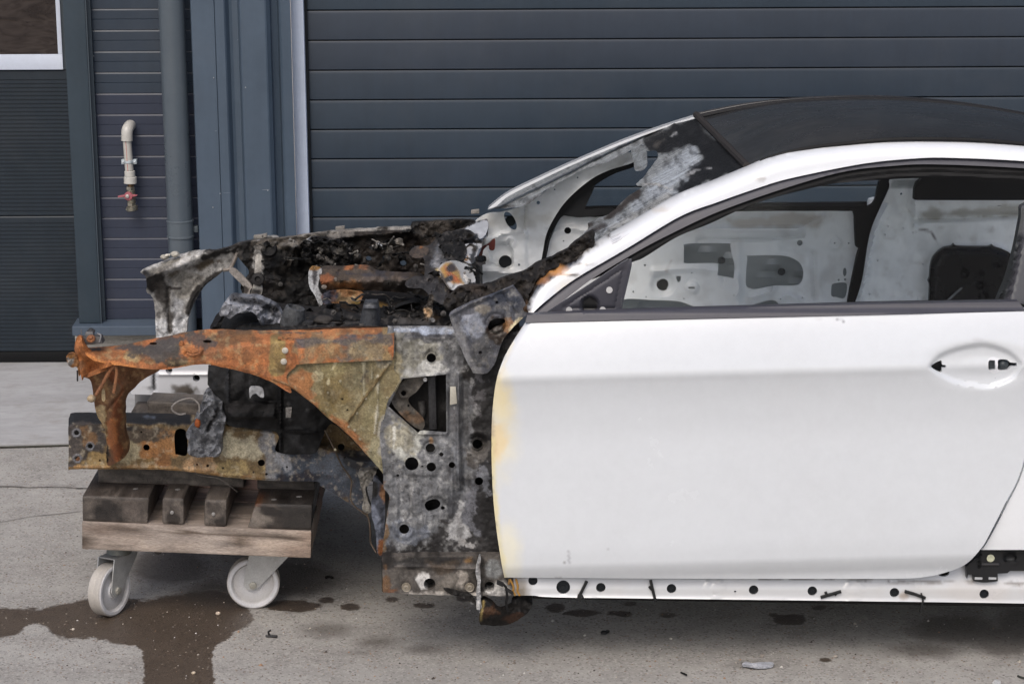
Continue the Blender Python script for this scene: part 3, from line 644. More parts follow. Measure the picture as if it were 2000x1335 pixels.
def castor(hub, t, ztop, plates):
    t = np.array(t)/np.linalg.norm(t); a = np.array([t[1], -t[0], 0.0]); t3 = np.array([t[0], t[1], 0.0])
    sw = np.array([hub[0], hub[1], 0])-t3*.055
    cs = hexa('castor', [sw+t3*i*.045+a*j*.045+np.array([0, 0, z]) for z in (ztop,) for (i, j) in ()] or
              [sw+np.array([x*.052, y*.045, z]) for y in (-1,) for (x, z) in ((-1, ztop), (1, ztop), (1, ztop-.006), (-1, ztop-.006))]+[sw+np.array([x*.052, y*.045, z]) for y in (1,) for (x, z) in ((-1, ztop), (1, ztop), (1, ztop-.006), (-1, ztop-.006))], dl, M['steel'], (150, 151, 150), .0015)
    lathe('swivel', [(.036, .172), (.038, .176), (.030, ztop-.006)], sw, (0, 0, 1), cs, M['steel'], (120, 122, 116), 20)
    poly = [(.062, .174), (-.047, .174), (-.049, .160), (.040, .068), (.052, .061), (.072, .063), (.083, .078), (.074, .125)]
    for s in (-1, 1):
        o_ = a*s*.0265; X = [sw+t3*p+np.array([0, 0, z])+o_ for p, z in poly]; Xb = [x+a*s*.0035 for x in X]; n = len(X)
        fc = [tuple(range(n)), tuple(range(2*n-1, n-1, -1))]+[(i, n+i, n+(i+1) % n, (i+1) % n) for i in range(n)]
        meshobj('fork_plate', X+Xb, fc, M['steel'], cs, const(2*n, (192, 193, 192)), 30)
    cr = [sw+t3*p+a*q+np.array([0, 0, z]) for q in (-.0265,) for p, z in ((.062, .1755), (-.047, .1755), (-.047, .1715), (.062, .1715))]
    hexa('fork_crown', cr+[c+a*.053 for c in cr], cs, M['steel'], (180, 181, 180), .001)
    h = np.array([hub[0], hub[1], .0775])
    wh = lathe('wheel', [(.010, -.0190), (.024, -.0200), (.027, -.015), (.058, -.0135), (.064, -.0225), (.072, -.0228), (.077, -.0185), (.0775, -.004), (.076, 0), (.0775, .004), (.077, .0185), (.072, .0228), (.064, .0225), (.058, .0135), (.027, .015), (.024, .0200), (.010, .0190)], h, a, cs, M['nylon'], (214, 214, 216), 40)
    ca = wh.data.color_attributes['Col']
    for i_, vv in enumerate(wh.data.vertices):
        dr = np.array(vv.co[:])-h; rad = np.linalg.norm(dr-a*(dr @ a))
        if rad > .0752: ca.data[i_].color = (*lin((176, 171, 164)), 1)
        elif .055 < rad < .0625: ca.data[i_].color = (*lin((188, 186, 184)), 1)
    for s in (-1, 1):
        lathe('axle_bolt', [(.0115, .0295), (.0115, .0365), (.006, .038)], h, a*s, cs, M['steel'], (176, 174, 164), 6)
    return cs
pr_ = G(497, 1184); plf = G(216, 1199)
c1 = castor(pr_[:2], (-1, -.05), float(P(545, 1087, 5.73)[2])-.001, 1)
c2 = castor(plf[:2], (-.44, -.90), float(P(238, 1075, 5.78)[2])+.001, 1)
def copytree(o, dx, dy, par):
    c = o.copy(); COL.objects.link(c); c.parent = par; c.matrix_parent_inverse = o.matrix_parent_inverse.copy(); c.location = o.location+Vector((dx, dy, 0))
    for ch in o.children:
        d = ch.copy(); COL.objects.link(d); d.parent = c; d.matrix_parent_inverse = ch.matrix_parent_inverse.copy()
    return c
copytree(c1, -.02, .98, dl); copytree(c2, -.02, .98, dl)

# ================================================================== THE BURNT CAR
car = root('burnt_car', G(1000, 1240), 'burnt out white coupe shell, front stripped to rusty sooty rails', 'car')
SOOT = (34, 32, 31); ORANGE = (186, 104, 58); OLIVE = (136, 120, 88); GREY = (112, 112, 112); WHITE = (225, 228, 231)
NK = lambda u, v, r=3, c=(20, 19, 18): ('e', u, v, r, r, c, 1, 1)

# ---- roof rail and A-pillar (near side)
rail_up = Z8((430, 1190), (450, 1120), (510, 1040), (600, 985), (700, 930), (800, 868), (1000, 755), (1280, 592), (1480, 512), (1690, 425))+W3((600, 418), (800, 372), (1000, 347), (1200, 328), (1400, 322), (1700, 327), (2000, 350), (2350, 395))
rail_lo = Z8((452, 1256), (520, 1200), (700, 1062), (1000, 885), (1300, 705))+W3((300, 667), (520, 590), (700, 537), (1100, 457), (1400, 427), (1600, 424), (2000, 442), (2350, 480))
trim_lo = Z8((540, 1252), (800, 1060), (1020, 925))+W3((0, 862), (300, 722), (700, 582), (1000, 500), (1250, 470), (1500, 460), (2000, 482), (2350, 520))
seal_lo = [(1235, 512), (1258, 502.5), (1322, 463), (1383, 438), (1444, 410), (1488, 393), (1557, 374), (1633, 358), (1727, 351), (1800, 348), (1900, 350), (2000, 360), (2123, 378)]
def lean(U, V): return 5.62-(V-285)/330*.22
upc = rail_up
def railY(U, V):
    d = segdist(U, V, upc); return lean(U, V)+.030*np.clip(1-d/16, 0, 1)**2-.006*np.exp(-((d-26)/14)**2)
apaint = [('l', Z8((440, 1150), (520, 1060), (640, 975), (720, 930)), 11, (30, 27, 25), 4, 7), ('l', Z8((560, 1050), (640, 1035), (710, 1036)), 2.6, (40, 34, 30), 2, 3), ('e', 1078, 530, 22, 8, (196, 140, 84), 6, 7), ('e', 1060, 545, 16, 9, (150, 106, 70), 5, 6), ('l', Z8((470, 1060), (440, 1150), (445, 1240)), 7, (46, 38, 32), 4, 5),
          ('l', Z8((760, 895), (860, 845), (900, 815)), 3, (96, 92, 88), 2, 4), ('e', 1140, 517, 10, 4, (90, 84, 80), 3, 5), ('l', Z8((700, 930), (780, 885)), 5, (120, 114, 108), 3, 5), ('e', 1489, 350, 9, 3, (190, 188, 186), 2, 3), ('e', 1295, 410, 14, 4, (214, 208, 200), 4, 4), ('e', 1120, 560, 26, 16, (228, 224, 214), 12, 8)]
rr = sheet('roof_rail', rail_up+rail_lo[::-1], railY, car, M['paint'], res=6, thick=.03, base=WHITE, paint=apaint)
sheet('window_trim', rail_lo+trim_lo[::-1], lambda U, V: lean(U, V)+.004, car, M['plastic'], res=5, thick=.02, base=(66, 66, 74), relief=[('bead', rail_lo, 3, .006)])
sheet('window_seal', trim_lo[1:]+seal_lo[::-1], lambda U, V: lean(U, V)+.016+.022*np.clip(segdist(U, V, trim_lo)/34, 0, 1)**1.5, car, M['rubber'], res=4, thick=.02, base=(27, 27, 28), relief=[('bead', [(p[0]+2, p[1]+9) for p in trim_lo], 4, -.004), ('bead', [(p[0]+3, p[1]+21) for p in trim_lo], 4, -.005)])
st = sheet('sticker', Z8((895, 825, 1), (1000, 782, 1), (1014, 800, 1), (912, 868, 1)), lambda U, V: railY(U, V)-.0008, rr, M['paint'], res=6, thick=.0004, base=(226, 227, 230))
for k in range(5):
    a, b = Z8((905+k*3, 826+k*8), (962+k*3-(k % 2)*12, 800+k*8))
    tube('print_line', [P(a[0], a[1], lean(*a)-.0045-.004), P(b[0], b[1], lean(*b)-.0045-.004)], .0004, st, M['plastic'], (150, 152, 158), 4)

# ---- roof
near_c = Z8((1692, 424))+W3((600, 416), (800, 370), (1000, 345), (1200, 326), (1400, 320), (1700, 325), (2000, 348), (2400, 400))
far_c = W3((180, 188), (400, 143), (600, 115), (800, 100), (1000, 93), (1200, 93), (1400, 103), (1700, 134), (2000, 186), (2400, 270))
nc = np.array(spl(near_c, 14, False)); fc_ = np.array(spl(far_c, 14, False))
def resamp(a, n):
    s = np.r_[0, np.cumsum(np.hypot(*np.diff(a, axis=0).T))]; t = np.linspace(0, s[-1], n); return np.stack([np.interp(t, s, a[:, 0]), np.interp(t, s, a[:, 1])], -1)
nc = resamp(nc, 60); fc_ = resamp(fc_, 60)
pn = P(nc[:, 0], nc[:, 1], np.full(60, 5.655)); pf = P(fc_[:, 0], fc_[:, 1], np.full(60, 6.80))
rows = []
for t in np.linspace(0, 1, 26):
    q = pn*(1-t)+pf*t; q[:, 2] += .045*math.sin(math.pi*t)**.8*(1-t*.55)*sm(0, .25, np.linspace(0, 1, 60)); rows.append(q)
rows.insert(0, pn+np.array([0, 0, -.012]))
rpaint = [('n', 70, .55, (44, 43, 44), .1, .5), ('n', 30, .62, (58, 55, 52), .06, .4)]
roof = loft('roof_panel', rows, car, M['roof'], (15, 16, 18), rpaint, thick=(0, 0, -.012))
loft('roof_bounce_skin', [r[1:]+np.array([0, 0, -.03]) for r in rows[2:-1]], car, M['inner'], (222, 226, 228), thick=(0, 0, -.004))  # unseen pale skin, added to bounce light into the cabin
tube('roof_edge_moulding', [p+np.array([0, -.012, .002]) for p in pn[2:]], .006, roof, M['rubber'], (26, 26, 27), 6)
tube('far_roof_moulding', [p+np.array([0, -.05, .002]) for p in pf], .009, roof, M['rubber'], (34, 34, 36), 8)
tube('far_roof_moulding', [p+np.array([0, .02, -.004]) for p in pf], .012, roof, M['roof'], (44, 43, 44), 8)
hx = [pn[0]*(1-t)+pf[0]*t+np.array([-.006, 0, .003]) for t in np.linspace(0, 1, 14)]
tube('header_strip', hx, .011, roof, M['rubber'], (52, 49, 48), 8)

# ---- windscreen remains: crazed laminate, black band at the top
wsY = planeY(P(1462, 326, 5.66), P(1362, 228, 6.80), P(1060, 545, 5.52))
ws_out = Z8((1395, 152, 1), (1690, 424, 1), (1480, 506), (1280, 588), (1200, 636), (1000, 748), (800, 862), (690, 926), (560, 996), (490, 1000, 1), (520, 968), (640, 897), (700, 850), (775, 775), (790, 735), (900, 690), (1000, 600), (1090, 542), (1055, 520), (1120, 455), (1172, 370), (1165, 335), (1110, 328), (1080, 300), (1000, 340), (930, 380), (850, 410), (750, 440), (600, 520), (500, 590), (420, 640), (330, 660), (212, 664, 1), (320, 592), (500, 503), (700, 405), (900, 317), (1100, 237), (1250, 188))
wpt = [('p', Z8((1060, 250), (1390, 150), (1690, 424), (1290, 590), (1240, 560), (1345, 460), (1418, 365), (1385, 300), (1240, 345), (1150, 345), (1090, 300)), (15, 16, 18), 4, 9), ('p', Z8((1420, 340), (1345, 470), (1280, 560), (1150, 620), (1020, 700), (900, 770), (960, 700), (1090, 590), (1130, 500), (1250, 390), (1370, 310)), (156, 163, 169), 8, 14, .95), ('p', Z8((1270, 565), (1225, 625), (1000, 745), (820, 850), (900, 770), (1100, 650), (1230, 560)), (150, 150, 146), 3, 6, .8), ('l', Z8((1080, 520), (1160, 520), (1250, 550)), 2, (178, 176, 170), 1.2, 2),
       ('l', Z8((780, 760), (900, 700), (1000, 620), (1060, 560)), 5, (56, 50, 46), 3, 7), ('l', Z8((700, 900), (780, 800), (860, 760)), 7, (72, 68, 66), 4, 8), ('l', Z8((500, 990), (640, 930), (760, 850)), 8, (36, 32, 30), 4, 7), ('l', Z8((230, 660), (420, 640), (600, 520), (850, 412)), 2, (60, 58, 56), 1.5, 3), ('n', 10, .60, (34, 34, 36), .05, 1), ('l', Z8((1160, 340), (1260, 270), (1390, 280)), 4, (12, 12, 13), 2, 8), ('l', Z8((1330, 470), (1400, 440), (1480, 430)), 1.2, (150, 150, 150), 1, 4, .7), ('l', Z8((1250, 250), (1280, 230)), 1.5, (140, 140, 140), 1, 4, .7), ('l', Z8((1170, 300), (1210, 270)), 3, (70, 66, 62), 2, 5, .7)]
wsn = sheet('windscreen_remains', ws_out, wsY, car, M['ash'], res=4, thick=.006, base=(126, 130, 131), paint=wpt, relief=[('noise', 40, .018), ('noise', 12, .008), ('bead', Z8((1080, 520), (1160, 518), (1260, 560)), 3, -.012)], rag=3)
sheet('drooping_flap', Z8((1028, 322), (1100, 312), (1112, 420), (1052, 450), (1036, 400)), lambda U, V: wsY(U, V)-.05-(V-300)*.0008, wsn, M['ash'], res=3, thick=.005, base=(126, 132, 134), paint=[('n', 7, .5, (80, 80, 78), .06, 1)], relief=[('noise', 9, .012)], rag=2)

# ---- door (near side)
prof_s = np.arange(-140, 420.0); prof_y = np.interp(prof_s, [-140, -100, -60, -14, 0, 10, 40, 110, 230, 340, 366, 384, 400], [5.350, 5.324, 5.307, 5.290, 5.287, 5.292, 5.303, 5.312, 5.306, 5.301, 5.303, 5.316, 5.334])
def _cv(y, k): h = np.hanning(2*k+3)[1:-1]; return np.convolve(np.pad(y, k, 'edge'), h/h.sum(), 'valid')
_g = np.exp(-(prof_s/20)**2)+np.exp(-((prof_s-376)/22)**2); prof_y = _cv(prof_y, 46)*(1-np.clip(_g, 0, 1))+_cv(prof_y, 8)*np.clip(_g, 0, 1); prof_y = _cv(prof_y, 5)
def doorY(U, V):
    s = V-(741-(U-970)*.0262); return np.interp(s, prof_s, prof_y)+.030*(np.clip(1250-U, 0, 400)/290)**2
door_out = [(1026, 631, 1), (1200, 627), (1450, 621), (1700, 615), (2004, 608, 1), (2011, 700), (2011, 800), (1996, 912), (1962, 985), (1934, 1040), (1917, 1069), (1886, 1101), (1844, 1118), (1805, 1126), (1760, 1129), (1600, 1129.5), (1300, 1129), (985, 1127, 1), (978, 1090), (968, 1020), (962, 950), (960, 870), (962, 800), (971, 737), (991, 686)]
lens = W6((768, 640, 1), (900, 500), (1150, 400), (1480, 352), (1740, 420), (1880, 510), (1965, 605, 1), (1860, 770), (1640, 870), (1450, 885), (1150, 840), (930, 745))
lens_s = spl(lens, 4)
h_tri = W6((792, 635), (850, 585), (918, 556), (930, 570), (934, 612), (975, 616), (988, 634), (975, 652), (934, 652), (930, 700), (915, 714), (850, 685))
h_a = W6((1548, 556), (1622, 556, 1), (1630, 675, 1), (1548, 680), (1535, 610)); h_b = W6((1668, 548), (1780, 548), (1815, 580), (1905, 590, 1), (1908, 632, 1), (1825, 638), (1790, 676), (1670, 680), (1662, 610))
dpt = [('e', 972, 780, 26, 42, (238, 218, 158), 16, 10, .75), ('e', 968, 865, 22, 34, (232, 190, 104), 9, 10, .8), ('l', [(963, 800), (961, 850), (962, 900)], 3, (120, 84, 44), 2, 5, .7), ('e', 964, 872, 7, 12, (196, 140, 60), 4, 6, .7), ('e', 976, 840, 28, 84, (234, 226, 196), 20, 10, .55), ('l', [(984, 1127), (972, 1040), (963, 960), (961, 860)], 5, (236, 222, 170), 4, 4, .8), ('e', 990, 1080, 24, 50, (240, 232, 196), 16, 8, .5), ('l', [(1000, 670), (975, 735)], 4, (228, 220, 196), 3, 3, .6),
       ('l', [(1110, 1075), (1112, 1098)], 1.2, (170, 172, 178), 1, 1.5, .7), ('e', 1103, 1097, 2, 3, (150, 150, 152), 1, 1), ('e', 1186, 1073, 2, 1.5, (170, 172, 176), 1, 1), ('e', 1910, 662, 9, 3, (196, 198, 202), 2, 3, .6), ('e', 1636, 624, 4, 2, (140, 142, 148), 1, 2), ('e', 1647, 626, 2, 3, (130, 132, 138), 1, 1), ('e', 1602, 624, 8, 3, (200, 202, 206), 2, 3, .7), ('l', [(1070, 874), (1088, 873)], .6, (240, 240, 240), 1, 1)]  # the short white line is a painted highlight
door = sheet('door', door_out, doorY, car, M['paint'], holes=[h_tri, h_a, h_b], res=5, thick=.012, base=(213, 217, 221), paint=dpt, relief=[('poly', lens_s, 4, .012), ('dish', 1918, 713, 80, 34, 20, .010), ('bead', door_out[-8:]+door_out[:1], 5, .008)], angle=50)
cp = sheet('handle_dark_backing', W6((760, 500, 1), (1960, 500, 1), (1960, 760, 1), (760, 760, 1)), lambda U, V: doorY(U, V)+.055, door, M['plastic'], res=12, thick=.004, base=(26, 29, 31))  # dark plate added behind the handle holes, standing in for shade
sheet('handle_pivot', W6((1545, 560, 1), (1622, 560, 1), (1626, 672, 1), (1545, 676, 1)), lambda U, V: doorY(U, V)+.034, cp, M['plastic'], res=5, thick=.01, base=(50, 56, 60))
sheet('handle_latch', W6((1680, 555), (1780, 555), (1800, 610), (1780, 675), (1680, 672)), lambda U, V: doorY(U, V)+.034, cp, M['plastic'], res=4, thick=.01, base=(56, 62, 66), relief=[('dish', 1960, 712, 7, 8, 4, -.01)])
lathe('lock_cover_rim', [(.0012, 0), (.001, .0012), (.0002, .0014)], P(1943.7, 737.5, 5.30), (0, -1, 0), door, M['plastic'], (150, 154, 160), 8)
sheet('lock_cover', W6((1530, 545), (1600, 508), (1700, 505), (1830, 540), (1940, 615), (1830, 720), (1720, 742), (1600, 730), (1535, 670)), lambda U, V: doorY(U, V)+.0215, door, M['paint'], holes=[h_a, h_b], res=4, thick=.003, base=(226, 228, 232))
# belt strip, mirror mount, glass
belt_u = [(1030, 615, 1), (1230, 606.5), (1450, 600), (1700, 594), (1850, 591), (1990, 589, 1)]; belt_l = [(2003, 606, 1), (1850, 610.5), (1700, 614.5), (1450, 620), (1200, 625.5), (1026, 630, 1)]
sheet('belt_strip', belt_u+belt_l, lambda U, V: doorY(U, V)-.004+.010*np.clip((612-V)/12, 0, 1), door, M['plastic'], res=4, thick=.03, base=(62, 62, 70))
mm_ = sheet('mirror_mount', Z8((545, 1250, 1), (800, 1082), (985, 958), (1012, 952), (1028, 975), (965, 1250, 1)), 5.392, door, M['plastic'], holes=[cz(Z8, 900, 1120, 10), cz(Z8, 672, 1235, 10), cz(Z8, 862, 1233, 10)], res=4, thick=.012, base=(58, 58, 66), relief=[('bead', Z8((640, 1220), (980, 1000), (930, 1225), (640, 1220)), 2.2, .004), ('dish', 1152, 595, 17, 17, 3, .012), ('bead', Z8((1028, 975), (965, 1250)), 4, -.008)], paint=[('e', 1152, 595, 15, 15, (16, 16, 17), 2, 1)])
for x, y in ((900, 1120), (672, 1235), (862, 1233)):
    (u, v), = Z8((x, y)); lathe('screw_boss', [(.004, -.001), (.0085, -.001), (.0085, .003), (.0045, .003)], P(u, v, 5.392), (0, -1, 0), mm_, M['nylon'], (190, 190, 190), 16)
gl = seal_lo+[(2123, 586), (1990, 590), (1700, 595), (1450, 601), (1212, 607), (1238, 512)]
sheet('window_glass', gl, lambda U, V: 5.372+.165*np.clip((610-V)/265, 0, 1), door, M['glass'], res=40, thick=0, base=(200, 200, 200))
sheet('inner_belt_strip', [(1215, 604, 1), (1700, 590, 1), (2010, 584, 1), (2010, 600, 1), (1215, 612, 1)], 5.43, door, M['rubber'], res=20, thick=.012, base=(24, 24, 25))

# ---- near rear quarter, sill
sheet('quarter_trim', W2((1571, 395), (1800, 395), (1800, 1150), (1535, 1148), (1450, 1148), (1368, 1142), (1440, 955), (1502, 720), (1545, 500)), lambda U, V: 5.415+.15*np.clip((590-V)/240, 0, 1), car, M['plastic'], res=6, thick=.03, base=(62, 61, 68), relief=[('bead', W2((1500, 640), (1450, 880), (1385, 1140)), 4, .02), ('bead', W2((1555, 640), (1500, 900), (1440, 1140)), 3, .012)], paint=[('l', W2((1560, 450), (1470, 880), (1390, 1140)), 7, (40, 42, 44), 3, 2)])
sheet('quarter_panel', [(2009, 609, 1), (2250, 600, 1), (2300, 820), (2300, 1073, 1), (1916, 1073, 1), (1921, 1069), (1938, 1041), (1967, 985), (2000, 912), (2016, 800), (2016, 700)], lambda U, V: doorY(U, V)+.004+.02*np.clip((2010-U)/100, 0, 1), car, M['paint'], res=12, thick=.012, base=WHITE)
sill_c = [cz(W4, 157, 358, 35), cz(W4, 385, 407, 52), cz(W4, 667, 410, 36), cz(W4, 1198, 418, 36), cz(W4, 1815, 428, 36), cz(W5, 410, 436, 36), cz(W5, 1027, 448, 36), cz(W5, 1701, 459, 36), cz(W5, 1395, 300, 45, 28), cz(W4, 1676, 440, 8)]
spt = [('e', 1010, 1150, 22, 26, (120, 112, 100), 10, 8), ('l', [(1480, 1130), (1620, 1131), (1735, 1136)], 1.0, (110, 106, 104), 1, 2), ('l', [(1660, 1130), (1800, 1134), (2000, 1138)], 1.4, (130, 126, 122), 1, 2), ('l', [(1700, 1136), (1850, 1139), (2000, 1143)], 1.0, (150, 146, 142), 1, 2), ('e', 1900, 1155, 110, 18, (196, 190, 184), 14, 12, .5), ('e', 1765, 1163, 10, 8, (170, 160, 152), 4, 5), ('n', 50, .6, (205, 203, 200), .1, .5)]
sill = sheet('sill', [(1003, 1120, 1), (1760, 1122), (1850, 1112), (1884, 1098), (1914, 1066, 1), (2300, 1062, 1), (2300, 1184, 1), (2000, 1177.5), (1480, 1170.5), (1110, 1166), (1039, 1162, 1), (1003, 1162, 1)], lambda U, V: 5.352+.03*np.clip((1150-V)/60, 0, 1), car, M['paint'], holes=sill_c, res=5, thick=.006, base=(204, 206, 208), paint=spt, relief=[('bead', [(1000, 1168), (1480, 1174), (2300, 1187)], 5, -.008)]+[('ring', *c, 17, 1.6, -.003) for c in ((1396, 1148), (1668, 1153))]+[('dish', 1396.5, 1148, 12, 11, 3, -.002), ('dish', 1668.5, 1153, 12, 11, 3, -.002)])
for h in sill_c[:8]:
    a = np.array(h); c = a.mean(0); r = (a[:, 0].max()-a[:, 0].min())/2/745
    lathe('hole_plug', [(r*1.02, -.004), (r*1.02, .001), (r*.85, .002), (r*.75, -.003), (r*.3, -.003), (r*.25, -.001), (.0005, -.001)], P(c[0], c[1], 5.362), (0, -1, 0), sill, M['rubber'], (40, 43, 46), 24)
pbox('sill_flange', [(1040, 1163), (2300, 1184), (2300, 1190), (1040, 1168)], 5.362, .012, sill, M['rubber'], base=(24, 23, 22), bevel=.001)
sheet('sill_underside', [(1003, 1090, 1), (2300, 1100, 1), (2300, 1180, 1), (1003, 1160, 1)], lambda U, V: 5.47+0*U, sill, M['soot'], res=40, thick=.01, base=(40, 40, 40))
def clip(pts, wd, Y=5.345, base=(24, 25, 26)):
    o = None
    for (a, b), w_2 in zip(zip(pts[:-1], pts[1:]), wd):
        a = np.array(a); b = np.array(b); d = (b-a)/np.linalg.norm(b-a); nn = np.array([-d[1], d[0]])*w_2
        x = pbox('trim_clip', [tuple(a+nn), tuple(b+nn), tuple(b-nn), tuple(a-nn)], Y, .008, o or sill, M['plastic'], base=base, bevel=.001); o = o or x
clip(W4((562, 365), (512, 465), (500, 515)), (2.8, 4.5)); clip(W4((525, 470), (565, 540)), (1.5,)); clip(W4((1042, 358), (1062, 450), (1080, 518)), (3, 2.8)); clip(W4((1030, 405), (1050, 430)), (2,))
clip(W5((474, 487), (628, 442)), (2.6,)); clip(W5((510, 445), (520, 470)), (2.6,)); clip(W5((1106, 442), (1180, 462), (1262, 492)), (2.8, 2.6)); clip(W5((1230, 455), (1243, 510), (1222, 600)), (1.6, 1.8)); clip(W5((575, 455), (590, 470)), (2,))
br = sheet('sill_end_bracket', W5((1572, 345, 1), (1565, 255, 1), (1640, 190), (1690, 126, 1), (2400, 126, 1), (2400, 285, 1), (1895, 284, 1), (1875, 302, 1), (1802, 305, 1), (1804, 362, 1), (1700, 372), (1620, 360, 1), (1620, 312, 1), (1580, 312, 1)), 5.345, car, M['plastic'], res=5, thick=.02, base=(24, 25, 27), relief=[('bead', W5((1690, 235), (1805, 235)), 2, -.008), ('bead', W5((1800, 140), (1975, 140)), 2, -.008), ('bead', W5((1865, 215), (1945, 215)), 2, -.008), ('dish', 1972, 1088, 12, 9, 3, .012), ('bead', W5((1665, 160), (1660, 250)), 2, .008)], paint=[('l', W5((1690, 235), (1805, 235)), 1.6, (78, 78, 80), 1, 1), ('e', 1974, 1094, 6, 3, (90, 92, 92), 1, 2), ('l', W5((1865, 215), (1945, 215)), 1, (70, 70, 72), 1, 1)])
lathe('fixing_disc', [(.0105, 0), (.0105, .003), (.008, .004), (.004, .003)], P(1934.5, 1089, 5.343), (0, -1, 0), br, M['nylon'], (188, 190, 165), 18)
for x in (1630, 1735): pbox('bracket_slot', W5((x, 333), (x+58, 335), (x+56, 350), (x, 350)), 5.343, .003, br, M['nylon'], base=(180, 182, 184), bevel=0)

# ---- sooty sill front end
sfp = [('p', [(746, 1087), (905, 1087), (900, 1112), (750, 1108)], (38, 35, 33), 5, 6), ('e', 825, 1133, 14, 16, (214, 212, 208), 4, 6), ('e', 880, 1140, 24, 20, (112, 106, 98), 8, 8), ('e', 870, 1108, 30, 12, (74, 64, 54), 6, 8), ('e', 912, 1095, 9, 7, (124, 96, 62), 4, 5), ('l', [(752, 1090), (754, 1150)], 5, (104, 78, 54), 4, 6), ('e', 765, 1153, 14, 5, (116, 80, 56), 3, 4), ('l', [(800, 1158), (935, 1161)], 3, (176, 170, 162), 2, 4), ('e', 940, 1120, 14, 26, (60, 56, 52), 6, 8), ('e', 905, 1128, 8, 14, (168, 160, 150), 3, 6), ('e', 965, 1112, 18, 20, (120, 122, 122), 8, 8), ('e', 975, 1150, 26, 12, (190, 188, 184), 6, 6), ('n', 10, .6, (30, 28, 26), .05, .7)]
sf = sheet('sill_front', [(746, 1086, 1), (950, 1084), (980, 1088), (1006, 1122, 1), (1006, 1163, 1), (935, 1163), (830, 1160), (748, 1157, 1)], 5.378, car, M['burnt'], holes=[circ(839, 1140, 11.5), circ(956, 1144.7, 10)], res=4, thick=.05, base=(90, 85, 80), paint=sfp, relief=[('bead', [(770, 1106), (930, 1110)], 3, -.006), ('dish', 793.7, 1145.5, 11, 11, 3, .006), ('dish', 917, 1146, 11, 11, 3, .006), ('dish', 910, 1146, 24, 18, 3, .005), ('ring', 956, 1144.7, 13, 3, -.004), ('noise', 30, .006)], rag=1.2)
for u in (793.7, 917.5): lathe('grommet', [(.013, 0), (.012, .004), (.008, .002), (.007, .006), (.0035, .007), (.003, .003)], P(u, 1145.8, 5.383), (0, -1, 0), sf, M['steel'], (150, 142, 128), 18)
sheet('sill_end_plate', [(745, 1085, 1), (1006, 1088, 1), (1006, 1160, 1), (746, 1155, 1)], 5.46, sf, M['soot'], res=20, thick=.01, base=(22, 21, 20))

# ---- upper rail: rusted box section running forward over the wheel
top_e = Z4((236, 232), (330, 226), (430, 222), (600, 195), (790, 155), (900, 135), (1000, 112), (1120, 97), (1280, 89), (1400, 96), (1700, 98), (2000, 95))+Z5((400, 90), (700, 82), (905, 74, 1))
crs = [(150, 676), (170, 690), (200, 697), (260, 700), (330, 699), (400, 690), (470, 678), (540, 668), (640, 664), (770, 660)]
bot = Z5((895, 326, 1), (500, 340), (180, 358))+[(577, 716), (560, 735)]+Z4((1800, 565), (1650, 480), (1500, 424), (1330, 381), (1180, 353), (1090, 353), (1000, 366), (820, 391), (620, 372), (350, 332), (250, 268))
tE = np.array(spl(top_e, 10, False)); cE = np.array(crs)
def uprY(U, V):
    vt = np.interp(U, tE[:, 0], tE[:, 1]); vc = np.interp(U, cE[:, 0], cE[:, 1])
    t = np.clip((vc-V)/np.maximum(vc-vt, 4), 0, 1); return 5.425+.085*t**1.25-.004*np.clip((V-vc)/30, 0, 1)
upt = [('n', 46, .56, (206, 118, 62), .08, .7), ('n', 30, .60, (150, 76, 40), .08, .7), ('p', Z4((420, 232), (700, 200), (830, 160), (960, 130), (1200, 150), (900, 230), (800, 300), (640, 260)), (74, 70, 68), 8, 14, .95), ('l', Z4((280, 240), (420, 232)), 4, (78, 72, 66), 3, 5), ('e', 330, 690, 18, 12, (70, 64, 58), 5, 8), ('l', Z4((740, 260), (860, 340), (1000, 330)), 5, (80, 62, 48), 4, 7), ('e', 256, 694, 16, 10, (186, 150, 106), 5, 8), ('e', 400, 648, 60, 5, (96, 84, 74), 4, 8, .8), ('l', Z5((180, 180), (500, 190), (850, 165)), 7, (88, 86, 88), 4, 8, .85), ('l', Z5((0, 150), (300, 125), (850, 110)), 4, (200, 124, 76), 3, 5, .8), ('e', 690, 685, 46, 16, (112, 106, 98), 8, 12, .9), ('e', 730, 690, 36, 22, (134, 126, 108), 8, 12, .9), ('e', 725, 655, 26, 4, (90, 90, 96), 3, 4), ('e', 590, 650, 30, 3, (86, 80, 76), 2, 4), ('l', Z4((1700, 180), (1700, 380)), 16, (158, 126, 76), 4, 3), ('l', Z4((1330, 381), (1500, 424), (1650, 480), (1800, 560)), 5, (204, 112, 62), 3, 5), ('e', 450, 660, 40, 12, (128, 84, 52), 6, 9, .7), ('p', [(590, 672), (757, 668), (757, 706), (640, 708), (600, 700)], (140, 116, 88), 8, 22, .7), ('e', 640, 690, 30, 14, (170, 106, 62), 6, 12, .7), ('e', 300, 700, 40, 8, (104, 66, 40), 5, 8, .7), ('e', 470, 690, 40, 12, (150, 88, 48), 8, 10, .6), ('n', 24, .56, (96, 66, 44), .06, .8), ('n', 12, .64, (176, 150, 112), .04, .7), ('l', Z4((250, 275), (350, 335), (620, 375)), 4, (210, 122, 62), 3, 4), ('l', Z5((840, 80), (850, 330)), 7, (150, 120, 84), 4, 5), ('p', Z4((420, 236), (700, 202), (830, 162), (960, 134), (1200, 150), (1050, 190), (900, 240), (800, 300), (640, 262)), (72, 68, 66), 6, 18, .85), ('e', 330, 692, 14, 8, (66, 56, 50), 4, 8, .8), ('l', Z5((180, 182), (500, 186), (850, 168)), 5, (84, 82, 84), 4, 8, .7)]
uh = [cz(Z4, 765, 196, 30, 12), cz(Z4, 1172, 180, 34, 13)]
